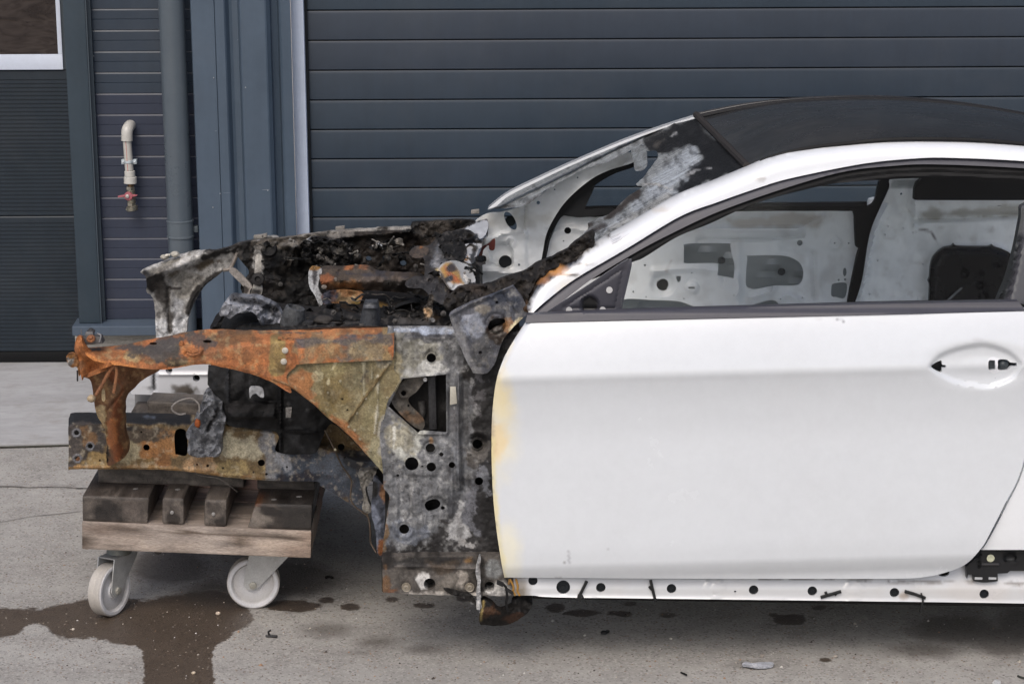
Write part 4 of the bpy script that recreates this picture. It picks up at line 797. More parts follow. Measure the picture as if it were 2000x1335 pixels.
ur = sheet('upper_rail', top_e+bot, uprY, car, M['rust'], holes=uh, res=2.6, thick=.006, base=ORANGE, paint=upt, relief=[('poly', Z4((1690, 200), (1720, 180), (1800, 180), (1815, 360), (1750, 400), (1690, 370)), 3, -.004), ('bead', Z4((1000, 230), (1060, 272), (1130, 240)), 4, -.014), ('dish', 372, 695, 18, 7, 4, .012), ('bead', Z4((1840, 130), (1840, 350)), 2, .003), ('noise', 60, .004), ('bead', Z4((820, 388), (1090, 352), (1330, 380), (1650, 478), (1800, 560)), 4, .006), ('dish', 620, 653.5, 8, 3, 2, .006), ('dish', 700, 649, 8, 2.5, 2, .006)], rag=1.2)
sheet('rail_inner_plate', [(150, 684), (256, 672), (380, 648), (520, 646), (755, 640), (760, 700), (600, 705), (480, 698), (380, 700), (250, 702)], 5.525, ur, M['soot'], res=10, thick=.006, base=(70, 48, 34))
for (x, y, r) in ((1757, 246, 25), (1747, 329, 25)):
    (u, v), = Z4((x, y)); lathe('rail_bolt', [(.0085, 0), (.0085, .002), (.0055, .0025), (.0055, .006), (.002, .0065)], P(u, v, 5.415), (0, -1, 0), ur, M['steel'], (196, 190, 178), 12)
lathe('rail_stud', [(.008, 0), (.007, .006), (.003, .012)], G(355, 673, float(P(355, 673, 5.46)[2])), (0, -.3, 1), ur, M['rust'], (140, 88, 50), 10)
tube('rail_lug', [P(*Z4((700, 0))[0][:1], 0, 0) if False else P(366, 690, 5.42), P(375, 694, 5.405), P(388, 691, 5.41), P(394, 684, 5.425)], .004, ur, M['rust'], (132, 84, 50), 6)
for x, y in ((1520, 152), (1580, 130), (1745, 170), (1800, 168)):
    (u, v), = Z4((x+200 if x < 1600 else x, y)); pbox('weld_tab', [(u-5, v-2), (u+5, v-2.5), (u+5, v+3), (u-5, v+3.5)], 5.43, .01, ur, M['rust'], base=(140, 96, 62), bevel=.001)
# tip brackets
sheet('front_bracket', Z4((190, 152), (228, 150, 1), (240, 200), (300, 262), (380, 320), (470, 352), (330, 400), (242, 440), (232, 470), (222, 420), (205, 330), (176, 240)), lambda U, V: 5.44+.02*np.sin(U/9), car, M['rust'], res=3, thick=.02, base=(190, 106, 52), paint=[('n', 10, .55, (150, 82, 42), .06, .7), ('e', 158, 712, 10, 12, (140, 84, 50), 4, 5)], relief=[('bead', Z4((200, 230), (240, 280), (340, 335)), 5, -.015), ('noise', 12, .008)], rag=1.5)
sheet('front_tab', Z4((116, 285), (150, 266), (182, 280), (200, 330), (225, 370), (210, 440), (195, 372), (160, 375), (128, 350)), lambda U, V: 5.40+(V-690)*.001, car, M['rust'], res=2.5, thick=.012, base=(176, 112, 66), paint=[('e', 138, 705, 5, 8, (170, 166, 160), 2, 4), ('e', 139, 697, 6, 5, (206, 134, 70), 2, 3)], relief=[('noise', 7, .012)], rag=1)
pin = tube('hanging_pin', [P(151, 723, 5.42), P(151.5, 744, 5.42)], .0022, car, M['steel'], (30, 30, 30), 6)
cb = pbox('clip_nut', Z4((234, 150), (368, 142), (388, 196), (240, 208)), 5.45, .035, car, M['steel'], base=(98, 96, 96), bevel=.003, paint=[('n', 9, .55, (60, 56, 54), .05, .8)])
pbox('clip_nut_top', Z4((256, 108), (312, 106), (322, 150), (250, 152)), 5.463, .018, cb, M['steel'], base=(112, 112, 114), bevel=.003)
lathe('clip_screw', [(.011, 0), (.011, .003), (.007, .005), (.006, .008), (.002, .009)], P(178, 647, 5.475), (0, -.2, 1), cb, M['steel'], (60, 60, 62), 14)
lathe('clip_washer', [(.012, 0), (.010, .003), (.006, .004), (.005, .009)], P(177.5, 661, 5.443), (0, -.75, .6), cb, M['rust'], (128, 80, 46), 14)
tube('clip_lever', [P(158.5, 643, 5.45), P(160, 672, 5.45)], .0015, cb, M['steel'], (110, 110, 112), 6); tube('clip_lever', [P(194, 668, 5.448), P(197, 655, 5.45), P(190, 651, 5.455)], .0022, cb, M['steel'], (140, 140, 142), 6, smooth_n=3)

# ---- front post under the rail
postp = [('n', 16, .55, (112, 60, 32), .06, .7), ('l', Z4((370, 700), (380, 830), (400, 960)), 10, (186, 158, 122), 4, 7), ('l', Z4((470, 420), (500, 640), (490, 900), (500, 1060)), 10, (134, 66, 30), 6, 7), ('e', 205, 890, 10, 16, (60, 40, 28), 4, 6), ('e', 218, 760, 14, 18, (120, 78, 48), 5, 7), ('l', Z4((420, 940), (425, 1080)), 2, (40, 26, 20), 1.5, 2), ('e', 222, 840, 10, 30, (172, 92, 40), 6, 8), ('n', 9, .62, (196, 150, 104), .04, .6)]
postc = Z4((560, 500), (480, 620), (470, 760), (490, 930), (500, 1080))
fp = sheet('front_post', Z4((234, 440), (330, 405), (480, 352), (640, 374), (810, 392), (700, 460), (620, 530), (570, 590), (547, 660), (550, 760), (550, 850), (575, 960), (560, 1040), (440, 1112), (415, 1060), (418, 930), (400, 830), (350, 740), (325, 650), (300, 480)), lambda U, V: 5.47+np.clip((V-700)/200, 0, 1)*.30-.045*np.exp(-(segdist(U, V, postc)/16)**2), car, M['rust'], res=3, thick=.03, base=(116, 70, 42), paint=postp, relief=[('bead', Z4((560, 520), (420, 700), (420, 940), (425, 1090)), 3, .014), ('bead', Z4((250, 440), (420, 380)), 3, -.012), ('noise', 22, .008), ('bead', Z4((440, 380), (500, 560)), 4, .01)], rag=1.5)
sheet('post_gusset', Z4((240, 436), (320, 396), (430, 350), (470, 352), (420, 392), (300, 440), (262, 450)), 5.445, fp, M['rust'], holes=[cz(Z4, 375, 362, 40, 9)], res=3, thick=.02, base=(168, 94, 50))
tube('strut_rod', [P(*p, 5.44) for p in Z4((478, 352), (440, 400), (390, 490), (335, 585))], .0048, fp, M['rust'], (132, 88, 58), 8, smooth_n=4); tube('strut_rod', [P(*p, 5.442) for p in Z4((478, 352), (492, 400), (484, 480), (470, 565))], .0045, fp, M['rust'], (136, 92, 60), 8, smooth_n=4)
blob('rod_end', P(178.5, 778, 5.43), (.012, .010, .011), fp, M['crust'], (178, 158, 128), .15, 2, 2, 3)
sheet('post_tab', Z4((380, 545), (400, 540), (405, 620), (382, 622)), 5.45, fp, M['rust'], res=3, thick=.004, base=(176, 150, 116))

# ---- lower front rail
lr_top = Z4((134, 770), (145, 735), (175, 716), (400, 716), (900, 722), (1300, 770), (1700, 860), (2000, 1000))
def lrY(U, V):
    vt = np.interp(U, [133, 145, 330, 440, 540, 620, 700], [812, 806, 806, 809, 825, 850, 880]); t = np.clip((vt+22-V)/22, 0, 1); return 5.80+.12*t**1.4
lrp = [('l', Z4((140, 745), (500, 745), (1000, 745)), 13, (34, 34, 37), 6, 6), ('e', 300, 820, 16, 6, (86, 92, 108), 3, 5, .8), ('l', Z4((150, 790), (320, 800)), 8, (70, 66, 70), 5, 5), ('p', [(130, 806), (200, 806), (205, 880), (180, 915), (130, 915)], (66, 60, 58), 6, 10), ('e', 168, 850, 12, 22, (118, 82, 54), 6, 10), ('e', 205, 900, 30, 12, (150, 118, 76), 6, 10), ('e', 250, 880, 30, 30, (176, 160, 128), 8, 12), ('e', 300, 880, 34, 24, (170, 108, 62), 8, 12), ('e', 335, 862, 30, 20, (182, 120, 72), 8, 10), ('e', 280, 905, 40, 10, (134, 100, 62), 6, 8), ('e', 325, 900, 18, 12, (146, 92, 52), 6, 8), ('e', 480, 872, 46, 26, (196, 186, 160), 8, 12), ('e', 470, 915, 60, 12, (170, 142, 98), 7, 9), ('e', 395, 905, 26, 18, (196, 150, 112), 7, 9), ('e', 285, 845, 40, 12, (92, 78, 66), 6, 9), ('l', Z4((1630, 860), (1660, 1010), (1690, 1200)), 16, (130, 132, 136), 8, 12), ('p', [(532, 870), (760, 880), (760, 1010), (700, 1000), (620, 945), (540, 935)], (70, 78, 94), 8, 12), ('e', 560, 905, 18, 20, (146, 150, 158), 6, 12), ('e', 640, 910, 50, 20, (92, 100, 116), 8, 14), ('e', 600, 935, 60, 10, (38, 42, 58), 6, 8), ('e', 690, 900, 30, 20, (46, 48, 56), 6, 10), ('e', 210, 838, 70, 4, (54, 48, 46), 3, 5), ('l', Z4((140, 1125), (600, 1122), (900, 1135), (1300, 1185), (1600, 1210)), 3, (156, 112, 70), 2, 4), ('n', 10, .60, (70, 56, 44), .05, .6), ('n', 8, .64, (212, 200, 176), .04, .5), ('e', 149.4, 845, 9, 9, (116, 118, 124), 1.5, 1), ('e', 176, 871, 9, 9, (116, 118, 124), 1.5, 1), ('e', 151, 895.6, 9, 9, (104, 104, 108), 1.5, 1), ('l', Z4((130, 742), (500, 742), (1000, 750)), 12, (26, 26, 29), 5, 5), ('e', 300, 815, 18, 5, (88, 96, 114), 3, 5, .8)]  # bluish gloss on the rail's top face is painted in
lrh = [cz(Z4, 190, 865, 20), cz(Z4, 293, 965, 20), cz(Z4, 197, 1060, 20), cz(Z4, 715, 975, 25), cz(Z4, 1578, 1090, 27), cz(Z4, 365, 1072, 9), cz(Z4, 1095, 1102, 9), cz(Z4, 1175, 1112, 11), cz(Z4, 1290, 1130, 9), cz(Z4, 1520, 1162, 9), cz(Z4, 1617, 1175, 10), cz(Z4, 677, 860, 9), cz(Z4, 1770, 1122, 9), cz(Z5, 495, 992, 28), cz(Z5, 525, 1072, 9), Z4((932, 855), (1010, 850), (1020, 1025), (950, 1030), (930, 1010))]
lr = sheet('lower_rail', Z4((130, 790), (140, 740), (170, 716), (400, 716), (900, 722), (1100, 740), (1300, 780), (1690, 850))+Z5((0, 1030), (270, 1030), (350, 880), (430, 790), (560, 880), (700, 1060), (780, 1150))+Z7((400, 200), (380, 260), (330, 330), (330, 420), (350, 500), (320, 505), (250, 450), (120, 365), (20, 310))+Z4((2000, 1232), (1750, 1226), (1500, 1215), (1300, 1195), (1100, 1165), (900, 1145), (600, 1136), (400, 1136), (146, 1138, 1), (130, 1146, 1), (132, 1000)), lrY, car, M['rust'], holes=lrh, res=2.7, thick=.005, base=(124, 98, 68), paint=lrp, relief=[('ring', 149.4, 845, 7.5, 2, -.004), ('ring', 176, 871, 7.5, 2, -.004), ('ring', 151, 895.6, 7.5, 2, -.004), ('bead', Z4((1300, 870), (1480, 850), (1600, 870)), 3, -.004), ('bead', Z4((1320, 870), (1320, 1180)), 3, .003), ('noise', 50, .006), ('bead', Z4((140, 1122), (600, 1122), (900, 1132), (1300, 1180), (1700, 1212)), 3, -.005)], rag=1.0)
sheet('rail_back_plate', [(138, 818, 1), (330, 815), (560, 850), (640, 880), (720, 900, 1), (715, 975, 1), (620, 940), (400, 912), (140, 908, 1)], 5.93, lr, M['soot'], res=12, thick=.006, base=(26, 24, 23), relief=[('noise', 40, .01)])
pbox('rail_bottom', [(136, 913), (400, 915), (400, 917), (136, 915)], 5.806, .125, lr, M['rust'], base=(120, 80, 52), bevel=0)

# ---- wheelhouse panel (olive) and hinge pillar (grey)
arch = Z5((820, 1200), (780, 1150), (700, 1060), (600, 950), (500, 850), (400, 775), (300, 680), (150, 562), (60, 515), (-30, 480))
whp = [('l', [(p[0]+5, p[1]-4) for p in arch], 9, (160, 98, 58), 6, 7), ('e', 580, 742, 34, 18, (170, 106, 64), 8, 10), ('e', 650, 760, 30, 40, (126, 104, 66), 10, 14), ('e', 700, 735, 26, 30, (120, 108, 80), 10, 14), ('e', 712, 735, 12, 16, (84, 78, 72), 5, 9, .8), ('e', 730, 800, 30, 40, (140, 126, 92), 10, 14), ('e', 740, 870, 26, 50, (152, 142, 112), 10, 14), ('e', 660, 725, 34, 14, (146, 130, 92), 8, 10), ('l', Z5((450, 350), (410, 430), (395, 500)), 2.2, (196, 182, 146), 2, 4), ('l', Z5((670, 345), (672, 590)), 1.8, (176, 168, 142), 1.2, 3), ('l', Z5((735, 345), (728, 500)), 1.8, (186, 180, 156), 1.2, 3), ('l', Z5((780, 450), (776, 700), (752, 880)), 2, (186, 180, 160), 1.4, 3), ('e', 622, 735, 9, 9, (168, 160, 130), 3, 6, .7), ('l', Z5((550, 795), (660, 640), (870, 350)), 1.8, (116, 92, 58), 1.2, 2), ('e', 745, 700, 16, 20, (128, 122, 106), 6, 8), ('n', 9, .62, (180, 170, 140), .04, .5), ('n', 16, .62, (112, 84, 50), .05, .6), ('l', Z5((830, 760), (800, 900), (815, 1010)), 6, (168, 166, 156), 4, 6, .8), NK(669, 779.5, 2.6), NK(678.5, 800.5, 2.6)]
wh_ = sheet('wheelhouse_panel', Z5((60, 405), (140, 350), (500, 330), (880, 316), (905, 330), (900, 400), (945, 472), (855, 640), (842, 690), (828, 760), (800, 900), (812, 1010), (826, 1100), (835, 1195))+arch, lambda U, V: 5.432+.0*U, car, M['rust'], holes=[circ(668.5, 779.3, 2.6, n=4, ang=.78), circ(678.6, 800.4, 2.6, n=4, ang=.78)], res=2.6, thick=.006, base=OLIVE, paint=whp, relief=[('bead', Z5((550, 795), (660, 640), (870, 350)), 3, -.008), ('bead', Z5((670, 345), (672, 590)), 2.2, -.005), ('bead', Z5((735, 345), (728, 500)), 2.2, -.005), ('bead', Z5((780, 450), (776, 700), (752, 880)), 2.5, -.006), ('bead', [(p[0]+2, p[1]-2) for p in arch], 4, -.012), ('noise', 50, .006), ('dish', 678, 800, 9, 9, 3, .004), ('bead', Z5((240, 380), (330, 560), (480, 760)), 8, .006)], rag=1.0)
for x, y in ((835, 375), (770, 495), (685, 620), (618, 732), (555, 835), (490, 485), (395, 575), (850, 612), (450, 1010), (600, 860), (640, 930), (720, 1018), (795, 1110), (410, 316), (555, 306), (705, 315)):
    (u, v), = Z5((x, y)); lathe('spot_weld', [(.0036, 0), (.0032, .0012), (.0012, .0008)], P(u, v, 5.428), (0, -1, 0), wh_, M['burnt'], (146, 138, 116), 10)
op = Z5((866, 672), (905, 590), (962, 480), (1000, 464), (1300, 436, 1), (1302, 880, 1), (1120, 866), (1088, 882), (1060, 862), (870, 692))
hp_h = [cz(Z5, 1187, 310, 36), cz(Z5, 1180, 1000, 36), cz(Z5, 1037, 1120, 52), cz(Z5, 1187, 1145, 36), circ(862, 887, 4.6, n=4), cz(Z5, 930, 1210, 12), cz(Z5, 1540, 970, 38), cz(Z5, 1553, 1253, 32), cz(Z5, 1345, 1130, 25), cz(Z5, 1118, 1140, 9), cz(Z7, 577, 333, 10), cz(Z7, 595, 607, 34), Z7((735, 440), (760, 410), (815, 400), (842, 425), (835, 455), (800, 475), (755, 480)), cz(Z7, 860, 462, 14), op]
hpp = [('e', 800, 690, 60, 40, (128, 126, 116), 12, 14), ('e', 840, 655, 60, 12, (70, 70, 72), 6, 8), ('e', 830, 645, 40, 4, (150, 158, 172), 3, 5), ('e', 845, 720, 40, 10, (168, 168, 164), 6, 10), ('e', 800, 860, 30, 36, (166, 166, 158), 10, 14), ('e', 780, 850, 26, 40, (150, 144, 124), 8, 12, .8), ('l', Z5((905, 840), (895, 1040)), 2, (196, 194, 184), 2, 4), ('l', Z5((985, 920), (990, 1020)), 2, (200, 196, 180), 2, 4), ('e', 842, 858, 5, 10, (150, 118, 84), 3, 3), ('p', [(872, 860), (1010, 860), (1010, 1100), (878, 1100)], (78, 79, 82), 8, 16), ('e', 905, 900, 16, 60, (110, 112, 116), 6, 12), ('p', [(915, 640), (1010, 640), (1000, 1100), (935, 1100)], (26, 24, 24), 8, 16), ('e', 900, 780, 18, 90, (92, 92, 94), 8, 16), ('e', 930, 690, 26, 50, (46, 43, 42), 10, 14), ('e', 935, 770, 14, 40, (84, 82, 84), 6, 14), ('e', 938, 885, 20, 24, (88, 84, 80), 5, 10), ('e', 905, 1050, 30, 40, (50, 47, 46), 8, 16), ('p', [(745, 1062), (790, 1066), (835, 1048), (880, 1010), (960, 1010), (965, 1095), (745, 1092)], (40, 38, 38), 5, 14), ('e', 890, 1030, 16, 34, (150, 150, 150), 3, 14), ('e', 905, 1060, 14, 18, (140, 138, 136), 3, 14), ('l', Z7((448, 520), (462, 700), (462, 850)), 5, (116, 92, 64), 4, 6), ('l', Z7((490, 400), (470, 580)), 2.5, (124, 90, 56), 2, 5), ('e', 750, 985, 5, 20, (104, 74, 50), 3, 6), ('e', 783, 975, 5, 14, (176, 176, 174), 3, 5), ('l', Z7((640, 250), (640, 520)), 2, (150, 150, 150), 1.5, 4), ('e', 800, 1040, 46, 20, (104, 108, 116), 8, 12), ('n', 10, .60, (168, 168, 166), .04, .6), ('n', 12, .60, (48, 46, 45), .05, .6), ('e', 925, 990, 14, 40, (96, 97, 102), 6, 12), ('e', 945, 940, 10, 26, (118, 120, 126), 4, 10), ('e', 770, 720, 12, 30, (140, 132, 108), 6, 8), ('p', [(928, 640), (1020, 640), (1000, 1100), (952, 1100), (940, 1000), (932, 860), (922, 740)], (24, 22, 22), 6, 22, .93), ('e', 940, 880, 12, 16, (96, 92, 88), 4, 10, .7), ('e', 946, 940, 8, 22, (112, 114, 120), 3, 9, .8), ('e', 935, 760, 8, 20, (90, 88, 90), 3, 12, .7)]
hpr = [('ring', 842.3, 699, 12, 3, .004), ('ring', 840.6, 874.7, 12, 3, .005), ('poly', Z5((970, 1120), (1000, 1050), (1100, 1040), (1230, 1080), (1260, 1140), (1220, 1210), (1120, 1215), (1000, 1200)), 3, -.006), ('ring', 932, 867, 14, 4, .010), ('dish', 932, 867, 20, 20, 5, .008), ('ring', 789, 1033, 16, 4, -.005), ('poly', Z7((715, 420), (780, 385), (850, 390), (885, 440), (850, 490), (760, 505), (715, 470)), 3, .008), ('bead', Z7((545, 290), (545, 640)), 4, -.006), ('bead', Z7((640, 250), (640, 520)), 3, .006), ('bead', Z7((690, 300), (690, 500)), 3, -.005), ('bead', Z7((740, 510), (740, 630), (785, 630), (785, 510)), 3, -.005), ('bead', Z7((920, 180), (920, 500)), 5, -.008), ('bead', Z5((1400, 430), (1390, 900), (1400, 1300)), 5, -.014), ('bead', Z5((1440, 480), (1450, 1300)), 8, .012), ('bead', Z5((1310, 440), (1310, 880)), 3, -.010), ('bead', Z5((860, 690), (1090, 890), (1300, 890)), 3, -.007), ('bead', Z5((855, 650), (960, 470), (1310, 428)), 3, -.008), ('noise', 40, .007), ('noise', 9, .0018), ('bead', Z5((960, 850), (1130, 970), (1110, 1040)), 4, .004), ('bead', Z7((470, 800), (1100, 800)), 4, .008), ('bead', Z5((905, 74), (905, 330)), 3, .006), ('bead', Z5((910, 150), (1330, 150)), 3, -.004)]
def hpY(U, V): return 5.440+.03*np.clip((662-V)/26, 0, 1)-.05*sm(720, 1000, V)*.6
hp = sheet('hinge_pillar', [(757, 641), (770, 637), (880, 637), (960, 640), (1022, 640), (1000, 690), (985, 760), (980, 870), (982, 960), (990, 1093), (946, 1090), (747, 1090, 1)]+Z7((452, 700), (470, 560), (492, 400), (480, 355), (455, 325))+[(748, 925), (742, 850), (748, 800), (752, 720), (755, 700)], hpY, car, M['burnt'], holes=hp_h, res=2.5, thick=.005, base=(100, 101, 103), paint=hpp, relief=hpr, rag=.8)
sheet('pillar_dark_backing', [(752, 646, 1), (1010, 646, 1), (990, 1085, 1), (752, 1085, 1)], lambda U, V: hpY(U, V)+.085, hp, M['soot'], res=9, thick=.006, base=(34, 32, 31), relief=[('noise', 40, .02)])  # dark sheet added behind the holes for the darkness inside
ib = sheet('inner_bracket', Z5((880, 640), (930, 540), (1000, 470), (1140, 460), (1080, 560), (1010, 640), (1130, 780), (1110, 860), (1000, 790)), lambda U, V: 5.475, hp, M['burnt'], holes=[cz(Z5, 975, 580, 22), cz(Z5, 1012, 675, 10)], res=4, thick=.004, base=(96, 90, 82), paint=[('e', 810, 815, 24, 10, (112, 90, 70), 5, 8), ('n', 10, .55, (60, 58, 56), .05, .7)], relief=[('ring', 788, 767.5, 9, 3, -.005), ('noise', 20, .008)])
tube('inner_tube', [P(*p, 5.50) for p in Z5((1110, 640), (1120, 720), (1090, 800))], .010, hp, M['burnt'], (62, 60, 58), 10)
pbox('inner_channel', Z5((1160, 450), (1220, 445), (1230, 860), (1170, 860)), 5.488, .03, hp, M['burnt'], base=(52, 52, 54), bevel=.004)
pbox('paper_label', Z5((1332, 528), (1375, 528), (1385, 660), (1330, 668)), 5.423, .0015, hp, M['nylon'], base=(190, 186, 172), bevel=.0004, paint=[('n', 6, .6, (90, 84, 76), .05, .7)])
for x, y in ((1200, 20), (1400, 405), (1372, 690), (1140, 475), (960, 1315)):
    (u, v), = Z5((x, y)); lathe('spot_weld', [(.006, 0), (.005, .002), (.002, .001)], P(u, v, float(hpY(np.array(u), np.array(v)))-.004), (0, -1, 0), hp, M['burnt'], (120, 120, 120), 10)

# ---- fender bracket plate, cowl crust
fb = sheet('fender_bracket', Z3((1090, 842, 1), (1120, 815), (1250, 752), (1420, 690), (1580, 622, 1), (1640, 700), (1692, 815), (1640, 880), (1560, 960), (1490, 1060), (1445, 1200), (1400, 1270), (1360, 1292), (1275, 1290, 1), (1220, 1190), (1160, 1050), (1105, 900)), lambda U, V: 5.372+.0004*(U-880), car, M['burnt'], holes=[Z3((1395, 905), (1420, 880), (1480, 868), (1520, 885), (1505, 920), (1440, 945), (1400, 970), (1385, 940)), cz(Z3, 1455, 748, 13), cz(Z3, 1328, 1132, 14)], res=3.2, thick=.02, base=(88, 89, 95), paint=[('e', 925, 640, 26, 22, (146, 150, 160), 5, 10, .9), ('l', Z3((1105, 870), (1180, 1050), (1280, 1270)), 9, (122, 122, 124), 5, 6), ('e', 930, 720, 16, 22, (118, 118, 120), 6, 9), ('e', 950, 602, 18, 12, (132, 124, 110), 4, 9, .7), ('e', 985, 580, 30, 18, (62, 66, 76), 8, 10), ('e', 985, 650, 26, 30, (56, 46, 38), 8, 12), ('e', 995, 640, 10, 14, (150, 110, 70), 3, 9, .7), ('l', Z3((1560, 960), (1640, 880)), 3, (220, 206, 170), 2, 4), ('e', 940, 690, 14, 30, (90, 90, 92), 6, 10), ('n', 8, .62, (170, 166, 158), .04, .5)], relief=[('bead', Z3((1165, 850), (1250, 1060), (1300, 1220), (1370, 1225)), 2.5, -.006), ('bead', Z3((1380, 690), (1500, 680), (1600, 830)), 2.5, .006), ('ring', 969, 632, 19, 3, .006), ('ring', 969, 632, 14, 3, -.004), ('bead', Z3((1250, 800), (1400, 720)), 3, .004), ('noise', 30, .006), ('bead', Z3((1095, 845), (1250, 760), (1580, 625)), 4, -.008)], rag=.8)
cowlY = planeY(P(1040, 600, 5.42), P(900, 640, 5.50), P(940, 480, 6.5))
cwo = Z8((40, 1112), (200, 1090), (300, 1058), (420, 1018), (500, 968), (640, 903), (700, 858), (780, 800), (815, 790), (800, 885), (700, 945), (600, 992), (510, 1050), (452, 1125), (436, 1190), (450, 1255, 1), (425, 1245), (360, 1130), (300, 1135), (100, 1205), (0, 1240), (-40, 1205))
sheet('cowl_crust', cwo, lambda U, V: 5.43+np.clip((600-V)/110, 0, 1)*.08+.05*np.clip((1010-U)/120, 0, 1), car, M['soot'], res=3.4, thick=.03, base=(44, 40, 37), paint=[('n', 14, .58, (96, 88, 80), .06, .6), ('n', 20, .6, (20, 18, 17), .06, .8), ('e', 900, 560, 30, 12, (70, 62, 56), 8, 8), ('e', 1030, 600, 10, 24, (88, 66, 46), 4, 7)], relief=[('noise', 22, .030), ('noise', 7, .012)], rag=3)

# ---- hanging melted bracket below the sill, cables
hbp = [('n', 10, .52, (30, 27, 25), .06, .8), ('l', Z7((1135, 1200), (1180, 1160), (1250, 1180)), 3, (84, 58, 38), 3, 8, .7), ('e', 958, 1190, 5, 5, (80, 54, 34), 3, 8, .7), ('e', 1000, 1205, 20, 8, (76, 52, 38), 4, 6), ('l', Z7((1118, 1240), (1140, 1100)), 1.5, (170, 150, 96), 1.2, 2)]
hb = sheet('melted_undertray', Z7((1110, 1250), (1120, 1120), (1150, 1090), (1200, 1120), (1250, 1160), (1330, 1130), (1340, 1090), (1440, 1045), (1470, 1080), (1468, 1140), (1420, 1200), (1330, 1255), (1240, 1272), (1160, 1265)), lambda U, V: 5.37-.035*np.exp(-((V-1195)/16)**2)+.02*np.abs(np.sin(U/17)), car, M['soot'], res=3, thick=.03, base=(30, 27, 25), paint=hbp, relief=[('noise', 12, .012), ('bead', Z7((1210, 1130), (1270, 1170), (1340, 1150)), 3, -.012)], rag=2)
sheet('undertray_lip', Z7((1330, 1095), (1380, 1050), (1440, 1040), (1472, 1075), (1462, 1110), (1400, 1125), (1345, 1120)), lambda U, V: 5.375+.03*sm(1180, 1160, V), hb, M['plastic'], res=3, thick=.006, base=(44, 46, 50), relief=[('dish', 1018, 1165, 16, 7, 3, .02)], rag=1)
sheet('zinc_strip', Z7((1085, 900), (1105, 790), (1118, 800), (1118, 940), (1122, 1080), (1128, 1180), (1108, 1180), (1092, 1060), (1098, 980)), 5.36, car, M['crust'], res=3, thick=.01, base=(150, 150, 150), paint=[('e', 940, 1110, 6, 16, (96, 92, 90), 3, 5)], relief=[('noise', 6, .008)], rag=1.5)
pbox('zinc_clip', Z7((1090, 1100), (1116, 1100), (1116, 1160), (1090, 1160)), 5.352, .012, car, M['crust'], base=(170, 170, 168), bevel=.002)
pbox('zinc_clip', Z7((1044, 1075), (1068, 1070), (1085, 1130), (1050, 1120)), 5.375, .012, car, M['crust'], base=(150, 150, 148), bevel=.002)
sheet('charred_flap', Z7((865, 1010), (930, 1020), (1000, 1040), (1060, 1060), (1095, 1140), (1060, 1110), (980, 1070), (920, 1055)), 5.368, car, M['soot'], res=3, thick=.006, base=(40, 38, 36), relief=[('noise', 10, .012)], rag=1.5)
for dx in (0, 30): tube('cable', [P(*p, 5.352) for p in Z7((1320+dx*1.4, 948), (1345+dx, 1000), (1342+dx, 1030), (1358+dx, 1060))], .003, car, M['plastic'], (160, 118, 52), 7, smooth_n=4)
tube('cable', [P(*p, 5.352) for p in Z7((1318, 948), (1312, 985))], .003, car, M['plastic'], (120, 90, 46), 7)
tube('cable', [P(*p, 5.345) for p in Z7((1240, 965), (1290, 1000), (1300, 1060), (1295, 1120), (1310, 1170))], .0035, car, M['soot'], (26, 26, 26), 7, smooth_n=4)
pbox('cable_clip', Z7((1232, 958), (1280, 980), (1272, 1005), (1228, 985)), 5.342, .01, car, M['plastic'], base=(26, 26, 27), bevel=.001); pbox('cable_clip', Z7((1290, 1010), (1345, 1040), (1340, 1060), (1284, 1025)), 5.342, .01, car, M['plastic'], base=(26, 26, 27), bevel=.001)
tube('brake_line', [P(*p, y) for p, y in zip(Z5((372, 862), (440, 1000), (500, 1130), (570, 1235), (572, 1310))+Z7((228, 400), (262, 455), (345, 520), (362, 620), (366, 700), (405, 770)), [5.74, 5.73, 5.73, 5.72, 5.71, 5.70, 5.69, 5.66, 5.62, 5.58, 5.55])], .0026, car, M['burnt'], (80, 68, 56), 8, smooth_n=5)

# ---- inner wheelhouse, strut base and melted bracket behind the arch
iwp = [('e', 500, 765, 20, 14, (70, 70, 72), 6, 10), ('n', 18, .6, (70, 70, 72), .06, .6), ('l', Z4((1330, 400), (1330, 700)), 4, (60, 60, 62), 4, 6), ('e', 470, 800, 40, 10, (52, 50, 50), 6, 9), ('l', Z4((1780, 640), (1785, 760)), 3, (92, 90, 90), 2, 5), ('l', Z4((1920, 700), (1930, 840)), 4, (96, 96, 98), 3, 8), ('e', 620, 830, 30, 50, (16, 16, 17), 8, 10)]
iw = sheet('inner_wheelhouse', Z4((1180, 362, 1), (1340, 382), (1600, 440), (1850, 560), (2000, 660), (2150, 800), (2300, 900), (2330, 990), (2200, 860), (2100, 800), (2040, 900), (1990, 1010), (1900, 1025), (1740, 1020), (1710, 980), (1690, 860), (1500, 830), (1330, 800), (1290, 640), (1210, 560, 1), (1172, 500, 1)), lambda U, V: 5.775+.03*np.sin(U/26.0)*.5+.02*np.clip((760-V)/60, 0, 1), car, M['soot'], res=4, thick=.01, base=(34, 34, 35), paint=iwp, relief=[('bead', Z4((1330, 390), (1330, 720)), 3, -.012), ('bead', Z4((1720, 500), (1720, 1000)), 4, -.018), ('poly', Z4((1340, 640), (1690, 640), (1690, 760), (1340, 760)), 4, -.02), ('noise', 24, .014), ('bead', Z4((1740, 850), (1990, 860)), 3, -.015)], rag=1.2)
sheet('wheelhouse_back', [(412, 650, 1), (860, 650, 1), (860, 950, 1), (640, 930), (560, 900), (412, 800, 1)], 5.99, iw, M['soot'], res=14, thick=.01, base=(28, 27, 27), relief=[('noise', 40, .02)])
